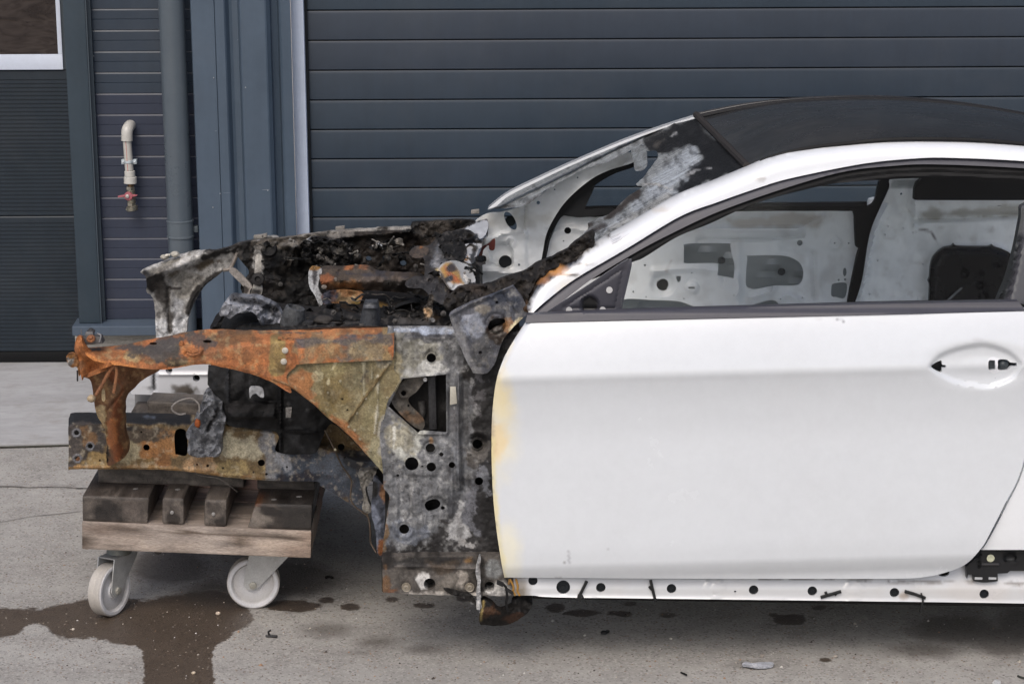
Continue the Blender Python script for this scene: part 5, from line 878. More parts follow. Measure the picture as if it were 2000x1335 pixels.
sheet('white_clip', Z4((1488, 530), (1520, 515), (1585, 530), (1597, 598), (1560, 590), (1540, 570), (1510, 580), (1492, 605)), 5.755, iw, M['nylon'], res=2.5, thick=.006, base=(176, 178, 182), relief=[('noise', 8, .006)])
pbox('rail_label', Z4((1762, 675), (1808, 672), (1800, 750), (1762, 752)), 5.768, .002, iw, M['burnt'], base=(140, 136, 132), bevel=.0005)
mb_ = sheet('melted_mount', Z4((1012, 880), (1060, 800), (1090, 720), (1130, 640), (1150, 560), (1200, 560), (1230, 610), (1285, 625), (1280, 700), (1310, 760), (1290, 850), (1275, 950), (1260, 1035), (1130, 1048), (1060, 1035), (1025, 1010), (1030, 930)), lambda U, V: 5.745, car, M['crust'], res=3, thick=.05, base=(132, 134, 138), paint=[('n', 9, .56, (64, 64, 68), .05, .9), ('p', Z4((1225, 690), (1270, 650), (1265, 720), (1180, 870), (1150, 850)), (36, 36, 38), 3, 5)], relief=[('noise', 16, .03), ('noise', 6, .012)], rag=2)
blob('rusty_bolt', P(386, 826, 5.735), (.009, .010, .014), mb_, M['rust'], (176, 92, 40), .15, 2, 2, 5)
tube('wire_loop', [P(*p, 5.735) for p in Z4((1108, 735), (1112, 660), (1080, 620), (1040, 605), (960, 625), (910, 665), (915, 700), (960, 725), (1010, 720))], .0026, mb_, M['burnt'], (152, 146, 140), 7, smooth_n=5)

# ---- engine bay
ewp = [('e', 745, 490, 120, 40, (44, 38, 34), 20, 20), ('e', 830, 480, 34, 20, (58, 49, 41), 10, 14), ('e', 870, 445, 50, 14, (58, 52, 46), 6, 10), ('e', 700, 465, 60, 14, (42, 38, 35), 8, 12), ('l', [(490, 468), (560, 462), (640, 452), (740, 447), (800, 444)], 2.6, (176, 172, 166), 1.5, 2.5), ('l', [(560, 466), (650, 456), (690, 452)], 5, (150, 144, 136), 3, 7, .8), ('e', 600, 475, 26, 6, (190, 188, 184), 3, 8, .8), ('e', 560, 470, 60, 8, (120, 112, 102), 4, 10, .7), ('e', 560, 570, 50, 60, (24, 23, 23), 12, 12), ('e', 505, 520, 8, 40, (186, 184, 180), 3, 7, .9), ('e', 490, 530, 10, 30, (46, 44, 44), 4, 6), ('e', 520, 560, 16, 20, (70, 66, 64), 6, 10, .6), ('n', 12, .62, (96, 88, 80), .05, .5), ('e', 650, 500, 40, 40, (26, 25, 25), 10, 14), ('e', 800, 500, 16, 16, (40, 34, 30), 4, 6), ('l', [(820, 540), (860, 520)], 6, (88, 74, 58), 4, 6)]
ew = sheet('far_wing_panel', [(462, 496), (480, 474), (560, 464), (640, 453), (740, 446), (801, 443.5, 1), (803, 435.5, 1), (860, 432), (912, 430), (930, 440), (890, 470), (866, 520), (850, 570), (760, 560), (700, 600), (620, 650), (490, 650), (484, 600), (470, 560), (486, 530)], lambda U, V: 6.95-.10*sm(560, 640, V)*0+.0*U, car, M['soot'], holes=[cz(Z3, 735, 450, 26), cz(Z3, 470, 415, 24), cz(Z3, 590, 405, 14)], res=2.8, thick=.03, base=(24, 23, 22), paint=ewp, relief=[('bead', [(575, 482), (555, 515)], 3, -.02), ('bead', [(575, 482), (568, 518)], 3, -.02), ('bead', [(578, 482), (582, 518)], 3, -.02), ('bead', [(580, 482), (600, 512)], 3, -.02), ('dish', 580, 480, 26, 8, 4, -.03), ('dish', 526, 488, 12, 8, 3, -.02), ('noise', 30, .03), ('noise', 9, .008), ('bead', [(610, 470), (700, 460), (800, 452)], 5, -.03), ('dish', 645, 480, 30, 14, 6, -.03), ('ring', 787, 515, 12, 4, -.01), ('dish', 806, 478, 16, 14, 4, .03)], rag=1.5)
nb = pbox('white_nut', Z3((525, 290), (572, 288), (576, 340), (528, 346)), 6.93, .02, ew, M['nylon'], base=(196, 200, 206), bevel=.003)
lathe('nut_hole', [(.006, 0), (.005, .001), (.001, .0012)], P(740, 480, 6.929), (0, -1, 0), nb, M['rubber'], (30, 30, 30), 12)
for (u, v, w_3) in ((505, 463, 10), (516, 461, 5), (664, 446.5, 9), (928, 414, 8)):
    pbox('edge_clip', [(u-w_3, v-3), (u+w_3, v-5), (u+w_3, v+3), (u-w_3, v+4)], 7.0, .02, ew, M['crust'], base=(130, 126, 120), bevel=.002)
# far fender with its leg down to the bumper mount
ffp = [('p', Z2((130, 520), (300, 440), (500, 370), (560, 380), (400, 450), (300, 520), (180, 530)), (128, 124, 116), 4, 7), ('p', Z2((170, 530), (330, 540), (320, 620), (260, 720), (190, 700)), (36, 33, 31), 6, 8), ('p', Z2((340, 560), (560, 500), (780, 440), (880, 360), (780, 400), (560, 440), (400, 500)), (96, 86, 72), 8, 9), ('e', 350, 600, 12, 40, (196, 196, 196), 8, 10), ('p', Z2((255, 900), (360, 860), (500, 840), (480, 990), (255, 1030)), (212, 213, 214), 10, 8), ('e', 365, 560, 26, 24, (160, 156, 148), 10, 12), ('l', Z2((500, 830), (540, 700), (640, 590), (770, 515)), 6, (40, 37, 35), 3, 4), ('l', Z2((350, 640), (450, 640)), 2, (70, 64, 60), 2, 4), ('l', Z2((350, 650), (360, 950)), 4, (120, 116, 112), 3, 5), ('l', Z2((560, 360), (760, 345), (900, 295), (1100, 260), (1300, 232)), 6, (52, 50, 49), 4, 6), ('l', Z2((620, 400), (880, 345)), 4, (40, 37, 35), 3, 5), ('e', 320, 575, 14, 36, (74, 70, 66), 8, 10), ('n', 10, .6, (60, 55, 50), .05, .6)]
ff = sheet('far_fender', Z2((136, 515), (200, 480), (300, 440), (470, 376), (580, 357), (760, 341), (900, 292), (1000, 272), (1150, 242), (1180, 262), (1000, 300), (900, 345), (870, 380), (855, 440), (800, 505), (770, 514), (700, 560), (640, 610), (580, 690), (530, 780), (505, 860), (480, 980), (380, 1010), (255, 1040, 1), (248, 900), (240, 760), (215, 690), (182, 668), (180, 600), (170, 545)), lambda U, V: 7.02-.08*np.exp(-((V-(545-(U-280)*.40))/16)**2)*np.clip((520-U)/200, 0, 1)+.04*sm(560, 640, V), car, M['burnt'], res=2.7, thick=.03, base=(176, 174, 170), paint=ffp, relief=[('bead', Z2((500, 830), (540, 700), (640, 590), (770, 515)), 4, -.02), ('bead', Z2((350, 640), (360, 980)), 4, .015), ('noise', 22, .014)], rag=2)
for (x, y, r, b) in ((320, 400, 22, (150, 146, 136)), (400, 378, 26, (176, 172, 160)), (345, 385, 12, (200, 196, 184))): blob('melted_cap', P(*Z2((x, y))[0], 6.98), (r*.0004+.004, .012, r*.0004), ff, M['crust'], b, .35, 2.4, 3, x)
sheet('fender_stay', Z2((815, 510), (860, 490), (985, 615), (975, 655), (960, 705), (925, 700), (930, 640), (900, 600)), 6.90, ff, M['burnt'], res=3, thick=.012, base=(150, 144, 138), paint=[('e', 480, 565, 6, 8, (60, 54, 50), 3, 4)])
tube('fender_rod', [P(*p, 6.95) for p in Z2((880, 365), (850, 440), (820, 490), (770, 500))], .006, ff, M['burnt'], (120, 112, 104), 8, smooth_n=3)
sheet('white_brace', Z2((1020, 390), (1065, 388), (1060, 500), (1045, 560), (1070, 640), (1050, 700), (975, 705), (1000, 620), (1010, 520)), 6.86, ew, M['burnt'], res=3, thick=.012, base=(186, 182, 174), paint=[('e', 505, 545, 10, 14, (46, 42, 40), 4, 5), ('e', 500, 570, 12, 8, (40, 38, 36), 4, 5), ('n', 8, .55, (110, 104, 98), .05, .7)], rag=1)
lathe('dark_boss', [(.022, 0), (.020, .01), (.010, .012), (.008, .004)], P(504, 545, 6.85), (0, -1, .2), ew, M['soot'], (44, 42, 42), 16)
lathe('dark_boss', [(.028, 0), (.024, .014), (.012, .016), (.010, .006)], P(526, 488, 6.90), (0, -1, .5), ew, M['soot'], (36, 35, 35), 16)
wb = sheet('white_bracket', Z3((12, 515), (45, 470), (115, 500), (85, 600), (95, 660), (125, 720), (100, 790), (85, 755), (55, 690), (15, 620)), 6.42, car, M['burnt'], res=3, thick=.012, base=(186, 188, 190), paint=[('l', Z3((60, 520), (50, 640)), 3, (90, 88, 90), 2, 4), ('l', Z3((30, 480), (90, 470)), 4, (140, 104, 58), 3, 4), ('n', 7, .58, (60, 58, 58), .05, .8)], rag=1)
xm = sheet('crossmember', Z3((100, 505), (240, 495), (450, 487), (530, 525), (700, 540), (880, 562), (925, 690), (860, 690), (700, 668), (430, 655), (240, 652), (125, 640)), lambda U, V: 6.44-.04*np.exp(-((V-548)/14)**2), car, M['rust'], res=3.6, thick=.06, base=(70, 58, 50), paint=[('e', 638, 550, 14, 14, (128, 68, 38), 4, 9), ('l', Z3((120, 640), (430, 640), (560, 655)), 4, (150, 98, 60), 3, 5), ('e', 680, 560, 26, 8, (140, 92, 58), 5, 9), ('l', Z3((240, 520), (520, 545), (860, 580)), 5, (52, 50, 56), 4, 6), ('e', 760, 560, 60, 14, (84, 72, 66), 8, 10), ('e', 700, 522, 26, 4, (176, 96, 50), 3, 5), ('e', 800, 555, 40, 20, (44, 40, 38), 8, 10)], relief=[('noise', 24, .02), ('noise', 8, .008)], rag=1.5)
for x, y in ((216, 570), (125, 628), (135, 628)):
    (u, v), = Z3((x, y)); lathe('bolt', [(.007, 0), (.006, .005), (.003, .006)], P(u, v, 6.40), (0, -1, 0), xm, M['burnt'], (120, 112, 104), 8)
sheet('rusty_bulkhead', Z3((110, 690), (250, 660), (420, 675), (405, 760), (395, 860), (330, 880), (250, 870), (140, 790)), lambda U, V: 6.40, car, M['rust'], res=3.6, thick=.02, base=(158, 104, 66), paint=[('e', 680, 585, 20, 14, (160, 140, 110), 5, 10, .7), ('e', 640, 575, 18, 14, (48, 50, 66), 5, 8), ('e', 695, 600, 8, 22, (140, 112, 60), 4, 6), ('n', 10, .58, (120, 74, 44), .05, .7), ('l', Z3((130, 800), (260, 870), (400, 870)), 6, (34, 30, 28), 4, 6)], relief=[('noise', 16, .02)], rag=2)
sheet('bay_floor', [(430, 652), (440, 600), (500, 590), (620, 600), (700, 575), (800, 560), (900, 560), (930, 640), (880, 650), (700, 655)], lambda U, V: 6.75-.9*np.clip((V-560)/90, 0, 1), car, M['soot'], res=5, thick=.03, base=(26, 24, 23), paint=[('n', 12, .6, (70, 62, 56), .06, .5), ('e', 745, 605, 12, 8, (130, 104, 58), 4, 6)], relief=[('noise', 30, .06), ('noise', 9, .02)], rag=3)
sheet('round_housing', Z3((640, 830), (700, 780), (800, 752), (860, 756), (862, 860), (780, 870), (660, 870)), 6.05, car, M['soot'], res=4, thick=.05, base=(30, 28, 27), relief=[('bead', Z3((640, 825), (700, 780), (800, 755), (860, 757)), 3, -.02), ('dish', 800, 607, 30, 14, 5, .03)])
gb = sheet('grey_canister', Z3((432, 762), (450, 752), (520, 750), (540, 765), (548, 945), (408, 945)), lambda U, V: 5.72-.03*np.sqrt(np.clip(1-((U-722)/18)**2, 0, 1)), car, M['burnt'], res=3, thick=.05, base=(66, 68, 72), relief=[('bead', Z3((430, 790), (540, 795)), 3, -.006)], paint=[('e', 722, 596, 14, 4, (96, 98, 102), 3, 4)])
# melted strut dome and pot on the near tower
md = sheet('melted_dome', Z2((738, 850), (745, 800), (790, 735), (840, 695), (940, 702), (1040, 712), (1180, 780), (1222, 870), (1240, 990), (1070, 990), (1058, 930), (1035, 880), (1000, 828), (900, 825), (850, 850), (815, 870), (780, 850)), lambda U, V: 5.80-.06*np.exp(-((U-490)/40)**2-((V-610)/24)**2), car, M['crust'], res=3, thick=.04, base=(138, 140, 146), paint=[('l', Z2((860, 720), (1000, 735), (1160, 800)), 6, (40, 40, 42), 4, 6), ('l', Z2((780, 760), (760, 850)), 5, (170, 172, 178), 4, 8), ('l', Z2((1040, 800), (1100, 880), (1190, 940)), 8, (150, 152, 160), 5, 9), ('n', 9, .58, (70, 70, 74), .05, .8)], relief=[('noise', 18, .03), ('noise', 6, .012)], rag=2.5)
blob('dome_interior', P(482, 640, 5.90), (.07, .05, .06), md, M['soot'], (18, 17, 17), .2, 2, 3, 9)
sheet('dome_apron', Z2((730, 1000), (745, 880), (850, 760), (1000, 720), (1200, 800), (1450, 900), (1500, 1000)), 5.93, md, M['soot'], res=6, thick=.03, base=(24, 23, 23), relief=[('noise', 20, .03)])
lathe('melted_pot', [(.030, 0), (.034, .01), (.031, .045), (.027, .062), (.021, .064), (.020, .05)], P(568, 640, 5.78), (.25, -.1, 1), car, M['burnt'], (84, 86, 88), 24)
lathe('pot_foot', [(.022, 0), (.020, .02), (.012, .022)], P(598, 640, 5.78), (.1, 0, 1), car, M['soot'], (60, 60, 62), 18)
for k in range(5):
    u = random.uniform(600, 880); v = 642-random.random()**2*26-(u-600)*.01; blob('charred_lump', P(u, v, 5.70+random.random()*.25), (random.uniform(.008, .03), .02, random.uniform(.005, .014)), car, M['soot'], random.choice([(30, 28, 27), (50, 47, 45), (70, 66, 63)]), .45, 2.6, 2, k)
ci = sheet('charred_insulation', Z3((-40, 290), (60, 250), (160, 262), (230, 270), (330, 330), (345, 420), (300, 470), (160, 480), (60, 460), (-20, 440), (-60, 360)), 6.90, ew, M['soot'], res=3, thick=.03, base=(34, 32, 31), paint=[('n', 9, .6, (150, 146, 140), .03, 1.0), ('n', 14, .58, (16, 15, 15), .05, 1.2), ('e', 655, 472, 9, 3, (206, 204, 200), 1.5, 4), ('e', 602, 470, 7, 5, (214, 214, 214), 2, 3), ('l', Z3((80, 330), (110, 350), (90, 370)), 2.2, (170, 166, 160), 1, 3)], relief=[('noise', 20, .06), ('noise', 7, .025)], rag=4)
sheet('charred_inner_wing', [(470, 650), (520, 622), (580, 628), (640, 606), (700, 612), (760, 600), (820, 606), (880, 596), (905, 630), (890, 652), (700, 656)], lambda U, V: 5.62+.5*np.clip((650-V)/46, 0, 1), car, M['soot'], res=2.8, thick=.02, base=(40, 38, 36), paint=[('n', 8, .6, (120, 114, 108), .03, .9), ('n', 16, .56, (20, 19, 18), .05, 1.2), ('l', [(600, 640), (660, 634), (740, 630), (840, 632)], 2, (110, 106, 102), 1.2, 5, .7), ('e', 850, 620, 14, 8, (90, 76, 60), 4, 6)], relief=[('noise', 34, .06), ('noise', 9, .03), ('bead', [(560, 634), (660, 622), (780, 616), (880, 612)], 4, -.04)], rag=5)
# scuttle end: buckled, soot black with bare white and scorched paint
scp = [('p', Z3((1205, 185), (1330, 130), (1380, 150), (1370, 260), (1300, 250), (1230, 205)), (224, 228, 234), 4, 6), ('p', Z3((1215, 300), (1335, 300), (1290, 440), (1240, 455), (1205, 420)), (226, 228, 230), 3, 8), ('p', Z3((1110, 430), (1230, 430), (1290, 560), (1260, 590), (1130, 640), (1080, 600), (1030, 500)), (226, 222, 214), 4, 8), ('p', Z3((1010, 470), (1110, 430), (1170, 560), (1130, 610), (1050, 600)), (198, 120, 48), 6, 9), ('e', 884, 525, 8, 8, (60, 34, 20), 3, 6), ('l', Z3((1040, 610), (1100, 560), (1110, 600), (1070, 680)), 5, (40, 32, 28), 3, 5), ('l', Z3((1010, 510), (1060, 640)), 4, (206, 190, 150), 2, 4), ('e', 860, 500, 20, 30, (92, 94, 98), 8, 12), ('l', Z3((1010, 300), (990, 460)), 4, (132, 132, 134), 3, 5), ('p', Z3((1050, 280), (1210, 250), (1215, 400), (1100, 430), (1060, 380)), (30, 27, 26), 4, 9), ('n', 8, .6, (120, 116, 112), .05, .5), ('e', 850, 560, 30, 20, (60, 58, 58), 8, 12)]
scY = planeY(P(880, 600, 5.75), P(900, 450, 6.75), P(800, 590, 5.80))
sc = sheet('scuttle_end', Z3((755, 610), (800, 570), (890, 555), (905, 480), (890, 400), (800, 380), (785, 355), (850, 330), (930, 320), (1000, 255), (1060, 222), (1150, 205), (1220, 180), (1320, 128), (1385, 130), (1375, 250), (1340, 260), (1350, 300), (1310, 400), (1365, 440), (1330, 470), (1290, 500), (1285, 585), (1290, 640), (1200, 700), (1050, 765), (975, 730), (935, 690), (880, 640), (800, 635)), scY, car, M['burnt'], res=3.2, thick=.03, base=(52, 49, 48), paint=scp, relief=[('noise', 26, .09), ('noise', 9, .03), ('bead', Z3((1120, 440), (1250, 600)), 9, -.06)], rag=3)
sheet('torn_tab', Z3((780, 362), (830, 330), (880, 318), (930, 340), (910, 390), (850, 408), (800, 395)), lambda U, V: scY(U, V)-.05, sc, M['rust'], res=2.6, thick=.01, base=(98, 82, 72), paint=[('e', 822, 484, 6, 4, (150, 86, 44), 2, 4), ('n', 6, .5, (50, 46, 44), .05, 1.2)], relief=[('noise', 8, .02)], rag=1.5)
tube('charred_hose', [P(*p, 6.5) for p in Z3((1250, 440), (1300, 450), (1340, 430), (1365, 425))], .012, sc, M['soot'], (84, 70, 56), 8, smooth_n=3)
sheet('red_bracket', Z3((1300, 395), (1330, 330), (1390, 300), (1440, 262), (1435, 340), (1400, 345), (1390, 310), (1350, 350), (1340, 395)), 6.7, car, M['plastic'], res=3, thick=.012, base=(84, 36, 30), rag=1)
sheet('hanging_shard', Z3((885, 800), (920, 760), (940, 690), (970, 700), (960, 790), (965, 850), (920, 885)), 5.72, sc, M['burnt'], res=3, thick=.01, base=(70, 64, 58), paint=[('e', 836, 612, 7, 8, (176, 150, 120), 3, 4)], relief=[('noise', 9, .02)], rag=1.5)

# ---- far front apron seen through the arch
fa = sheet('far_front_apron', Z4((600, 545), (640, 500), (680, 420), (790, 370), (1000, 340), (1190, 330), (1190, 575), (900, 580), (640, 576), (604, 570)), 6.78, car, M['inner'], holes=[cz(Z4, 885, 395, 26), cz(Z4, 1090, 455, 27)], res=4, thick=.03, base=(196, 198, 202), paint=[('l', Z4((770, 420), (772, 530)), 3, (30, 30, 31), 2, 3), ('e', 290, 757, 10, 4, (60, 58, 56), 3, 6), ('e', 380, 764, 26, 7, (70, 64, 58), 5, 9), ('e', 360, 760, 14, 8, (90, 84, 78), 4, 9)], relief=[('bead', Z4((800, 425), (1180, 425)), 3, -.008), ('bead', Z4((770, 400), (770, 560)), 3, .01)])
sheet('apron_back', [(280, 712, 1), (420, 700, 1), (420, 766, 1), (270, 764, 1)], 6.86, fa, M['soot'], res=12, thick=.01, base=(24, 24, 25))
pbox('far_rail', [(262, 742), (560, 760), (560, 830), (262, 800)], 6.84, .1, car, M['inner'], base=(120, 120, 122), bevel=.01)

# ---- burnt wiring, torn scraps and fixings hanging in the engine bay
def wire(a, b, Y, sag, r, col, k):
    pts = [(a[0]+(b[0]-a[0])*t+random.uniform(-4, 4), a[1]+(b[1]-a[1])*t+sag*4*t*(1-t)+random.uniform(-3, 3)) for t in np.linspace(0, 1, 6)]
    tube('burnt_wire', [P(u, v, Y+random.uniform(-.02, .02)) for u, v in pts], r, car, M['soot'], col, 5, smooth_n=3)
random.seed(31)
for k in range(30):
    u = random.uniform(600, 860); v = 632-random.random()*50; wire((u, v), (u+random.uniform(-60, 60), v+random.uniform(-14, 14)), 5.75+random.random()*.6, random.uniform(-8, 14), random.uniform(.0012, .0035), random.choice([(26, 25, 24), (60, 56, 52), (110, 104, 98), (40, 38, 36)]), k)
for k in range(16):
    u = random.uniform(560, 830); v = random.uniform(462, 520); wire((u, v), (u+random.uniform(-50, 50), v+random.uniform(-6, 16)), 6.84, random.uniform(-3, 12), random.uniform(.0015, .004), random.choice([(24, 23, 22), (80, 76, 72), (150, 146, 140)]), k)
for k in range(12):
    u = random.uniform(860, 930); v = random.uniform(480, 640); wire((u, v), (u+random.uniform(-30, 30), v+random.uniform(8, 30)), 5.75+max(0, (600-v))/110*.7-.1, random.uniform(-6, 6), random.uniform(.0015, .004), random.choice([(24, 23, 22), (70, 66, 62), (130, 124, 116)]), k)
def scrap(u, v, Y, r, col, k):
    o = [(u+r*random.uniform(.4, 1.2)*math.cos(t)*1.6, v+r*random.uniform(.3, 1.0)*math.sin(t)) for t in np.arange(7)*.9]
    sheet('torn_scrap', o, lambda U, V: Y+.02*np.sin((U-u)/r*2+k), car, M['soot' if k % 3 else 'burnt'], res=2.6, thick=.003, base=col, relief=[('noise', 6, .02)], rag=1.5)
for k in range(26):
    u = random.uniform(590, 900); scrap(u, random.uniform(590, 636), 5.72+random.random()*.5, random.uniform(4, 11), random.choice([(30, 28, 27), (48, 45, 43), (84, 80, 76), (22, 21, 20)]), k)
for k in range(20):
    u = random.uniform(500, 820); scrap(u, 470+random.random()*40-(u-560)*.02, 6.87, random.uniform(4, 10), random.choice([(24, 23, 22), (40, 38, 36), (120, 115, 108), (20, 19, 19)]), k)
for k in range(16):
    u = random.uniform(850, 940); v = random.uniform(450, 600); scrap(u, v, 5.78+max(0, (600-v))/150*.95-.08, random.uniform(4, 10), random.choice([(30, 28, 27), (24, 22, 21), (90, 86, 82), (20, 19, 19)]), k)
for (u, v, Y) in ((652, 610, 5.8), (772, 627, 5.72), (842, 625, 5.7), (706, 636, 5.66), (866, 612, 5.7), (622, 500, 6.84), (700, 500, 6.9), (760, 505, 6.9), (812, 520, 6.9), (548, 555, 6.9)):
    lathe('fixing_bolt', [(.008, 0), (.008, .003), (.0045, .004), (.0045, .010), (.0015, .011)], P(u, v, Y), (random.uniform(-.3, .3), -1, random.uniform(0, .6)), car, M['burnt'], (64, 61, 58), 8)

sp_ = sheet('scorched_duct', Z3((1012, 478), (1060, 440), (1125, 428), (1180, 440), (1240, 470), (1280, 540), (1290, 585), (1240, 600), (1180, 625), (1130, 650), (1085, 640), (1050, 590), (1020, 540)), lambda U, V: scY(U, V)-.07-.05*np.exp(-(segdist(U, V, Z3((1090, 450), (1200, 610)))/14)**2), sc, M['paint'], res=2.6, thick=.004, base=(226, 226, 224), paint=[('p', Z3((1010, 480), (1060, 440), (1110, 450), (1180, 570), (1200, 600), (1130, 600), (1080, 570), (1030, 520)), (206, 160, 80), 4, 7), ('l', Z3((1060, 470), (1110, 540), (1170, 590)), 5, (186, 100, 34), 4, 6), ('e', 881, 524, 8, 7, (54, 30, 18), 3, 6), ('l', Z3((1040, 600), (1080, 570), (1100, 560)), 4, (40, 34, 30), 2, 5), ('l', Z3((1120, 560), (1130, 610), (1110, 640)), 3, (34, 30, 28), 2, 4), ('l', Z3((1010, 480), (1050, 590), (1085, 640)), 3, (90, 74, 56), 2, 4)], relief=[('noise', 12, .010)], rag=1.5)
sheet('white_tatter', Z3((1212, 310), (1260, 295), (1335, 302), (1310, 350), (1290, 420), (1262, 450), (1205, 425), (1222, 380)), lambda U, V: scY(U, V)-.06, sc, M['paint'], res=2.6, thick=.003, base=(222, 223, 225), paint=[('l', Z3((1290, 330), (1260, 400), (1280, 440)), 3, (36, 32, 30), 2, 5), ('e', 910, 505, 4, 5, (180, 130, 70), 2, 4), ('n', 7, .62, (60, 56, 54), .03, 1.4)], relief=[('noise', 9, .014)], rag=2.5)
sheet('white_tatter', Z3((1205, 190), (1260, 160), (1330, 128), (1385, 128), (1378, 200), (1340, 260), (1290, 235), (1240, 212)), lambda U, V: scY(U, V)-.05, sc, M['paint'], res=2.6, thick=.003, base=(224, 227, 231), paint=[('l', Z3((1205, 190), (1240, 215), (1290, 240)), 3, (40, 36, 34), 2, 6)], relief=[('noise', 14, .014)], rag=2)
sheet('char_roll', Z3((1000, 262), (1060, 225), (1150, 205), (1230, 200), (1290, 236), (1270, 262), (1200, 270), (1215, 330), (1200, 410), (1130, 425), (1070, 420), (1040, 350)), lambda U, V: scY(U, V)-.085, sc, M['soot'], res=2.8, thick=.02, base=(28, 26, 25), paint=[('n', 9, .6, (96, 92, 88), .04, 1.0)], relief=[('noise', 14, .05), ('noise', 6, .02)], rag=4)

sheet('pillar_return', Z7((388, 250), (440, 290), (480, 360), (492, 420), (462, 560), (455, 770), (412, 765), (402, 640), (372, 500), (375, 350)), 5.52, hp, M['burnt'], res=3.4, thick=.02, base=(64, 68, 78), paint=[('e', 748, 975, 7, 18, (112, 78, 50), 4, 8), ('e', 735, 1040, 8, 26, (104, 110, 124), 4, 10), ('e', 730, 950, 10, 12, (22, 21, 21), 4, 6), ('l', Z7((440, 700), (430, 765)), 5, (130, 82, 48), 3, 5)], relief=[('noise', 20, .012)], rag=1.5)
sheet('corroded_strut', Z7((285, 215), (395, 205), (388, 250), (350, 300), (330, 335), (352, 420), (372, 470), (345, 500), (305, 470), (318, 400), (300, 330)), 5.66, car, M['crust'], res=3, thick=.03, base=(140, 136, 128), paint=[('n', 9, .55, (70, 68, 66), .05, 1.0), ('e', 700, 960, 8, 8, (40, 38, 37), 3, 5)], relief=[('noise', 14, .02)], rag=1.5)
tube('thin_wire', [P(*p, 5.70) for p in Z4((1075, 1095), (1100, 1180), (1250, 1205), (1330, 1255), (1400, 1310))], .0005, lr, M['burnt'], (110, 104, 98), 5, smooth_n=4)

sheet('bracket_backing', [(922, 585, 1), (1012, 578, 1), (1016, 668, 1), (930, 668, 1)], 5.455, fb, M['soot'], res=6, thick=.01, base=(34, 31, 29), relief=[('noise', 14, .02)])

# ---- far side seen through windscreen opening and side window
IN = (232, 235, 236)
def fl(U, V): return 6.99-.13*np.clip((470-V)/230, 0, 1)
fhp = [('e', 1005, 430, 60, 12, (186, 184, 176), 8, 10, .6), ('n', 26, .6, (176, 176, 172), .08, .5), ('l', Z8((60, 800), (130, 760), (180, 830), (160, 900)), 6, (60, 56, 54), 4, 8)]
fh = sheet('far_hinge_pillar', Z8((60, 800), (120, 745), (200, 692), (300, 676), (420, 640), (500, 590), (600, 520), (750, 440), (1000, 345), (1030, 362), (1034, 398), (900, 442), (800, 492), (700, 572), (620, 662), (545, 800), (505, 975), (430, 1030), (300, 1080), (180, 1090), (120, 1040), (130, 960), (150, 880)), fl, car, M['inner'], holes=[circ(997, 431.5, 9, 20, -.5), cz(Z8, 310, 960, 32), cz(Z8, 497, 627, 11), cz(Z8, 590, 553, 6), cz(Z8, 720, 485, 6), cz(Z8, 388, 978, 7)], res=4, thick=.012, base=IN, paint=fhp, relief=[('poly', Z8((220, 900), (235, 860), (330, 850), (350, 900), (350, 980), (300, 1000), (240, 980)), 3, .03), ('bead', Z8((200, 850), (300, 800), (420, 790), (430, 810)), 4, -.025), ('poly', Z8((200, 830), (425, 800), (435, 1000), (380, 1020), (210, 960)), 3, -.012), ('ring', 996, 473, 8, 3, -.008), ('bead', Z8((140, 1010), (300, 1020), (430, 1030)), 5, -.03), ('bead', Z8((420, 650), (415, 780)), 4, .015), ('bead', Z8((560, 760), (640, 640), (760, 530), (1000, 400)), 5, -.012), ('noise', 40, .008)])
lathe('plug', [(.022, 0), (.020, .004), (.002, .002)], P(986.8, 510.8, 7.0), (0, -1, 0), fh, M['rubber'], (28, 30, 32), 20)
lathe('plug', [(.018, 0), (.016, .004), (.002, .002)], P(997, 431.5, 6.99), (0, -1, 0), fh, M['rubber'], (28, 32, 34), 20)
frr = sheet('far_roof_rail', Z8((212, 662, 1), (235, 640), (330, 570), (500, 487), (700, 395), (1000, 268), (1250, 180), (1398, 134, 1), (1402, 145, 1), (1250, 190), (1000, 283), (700, 409), (500, 503), (330, 589), (260, 645)), 6.89, car, M['paint'], res=5, thick=.05, base=WHITE)
fd_h = [W1((535, 720), (560, 690), (870, 688), (888, 705), (905, 790), (922, 860), (915, 960, 1), (880, 950), (790, 935, 1), (795, 862), (770, 842), (550, 842), (533, 820)), W1((1020, 800), (1040, 782), (1290, 782), (1400, 820), (1440, 870), (1450, 930), (1430, 990), (1380, 1012), (1230, 1014), (1090, 1040), (1050, 1035), (1008, 1000)), cz(W1, 373, 1000, 42), cz(W1, 1422, 684, 23), cz(W1, 1690, 687, 8), cz(W1, 1797, 687, 8), cz(W1, 594, 916, 7), cz(W1, 145, 1058, 8), cz(W1, 243, 1097, 6), cz(W1, 533, 1111, 6), cz(W1, 917, 1086, 6), cz(W1, 1275, 1116, 6), cz(W1, 1442, 1104, 6), cz(W1, 1767, 908, 15, 34), W1((1668, 1000), (1690, 992), (1780, 996), (1768, 1106), (1700, 1100), (1664, 1088)), W1((475, 938, 1), (510, 938, 1), (510, 962, 1), (500, 985, 1), (487, 985, 1), (475, 960, 1)), W1((568, 1020, 1), (616, 1020, 1), (616, 1036, 1), (568, 1036, 1)), cz(W1, 1720, 968, 9), cz(W1, 1769, 964, 9), cz(W1, 234, 855, 9), W1((60, 1122), (300, 1122), (480, 1130), (580, 1160), (660, 1200), (660, 1250, 1), (40, 1250, 1)), W1((1030, 1170), (1215, 1122), (1250, 1190), (1030, 1200)), cz(Z8, 664, 785, 20), cz(Z8, 640, 843, 5)]
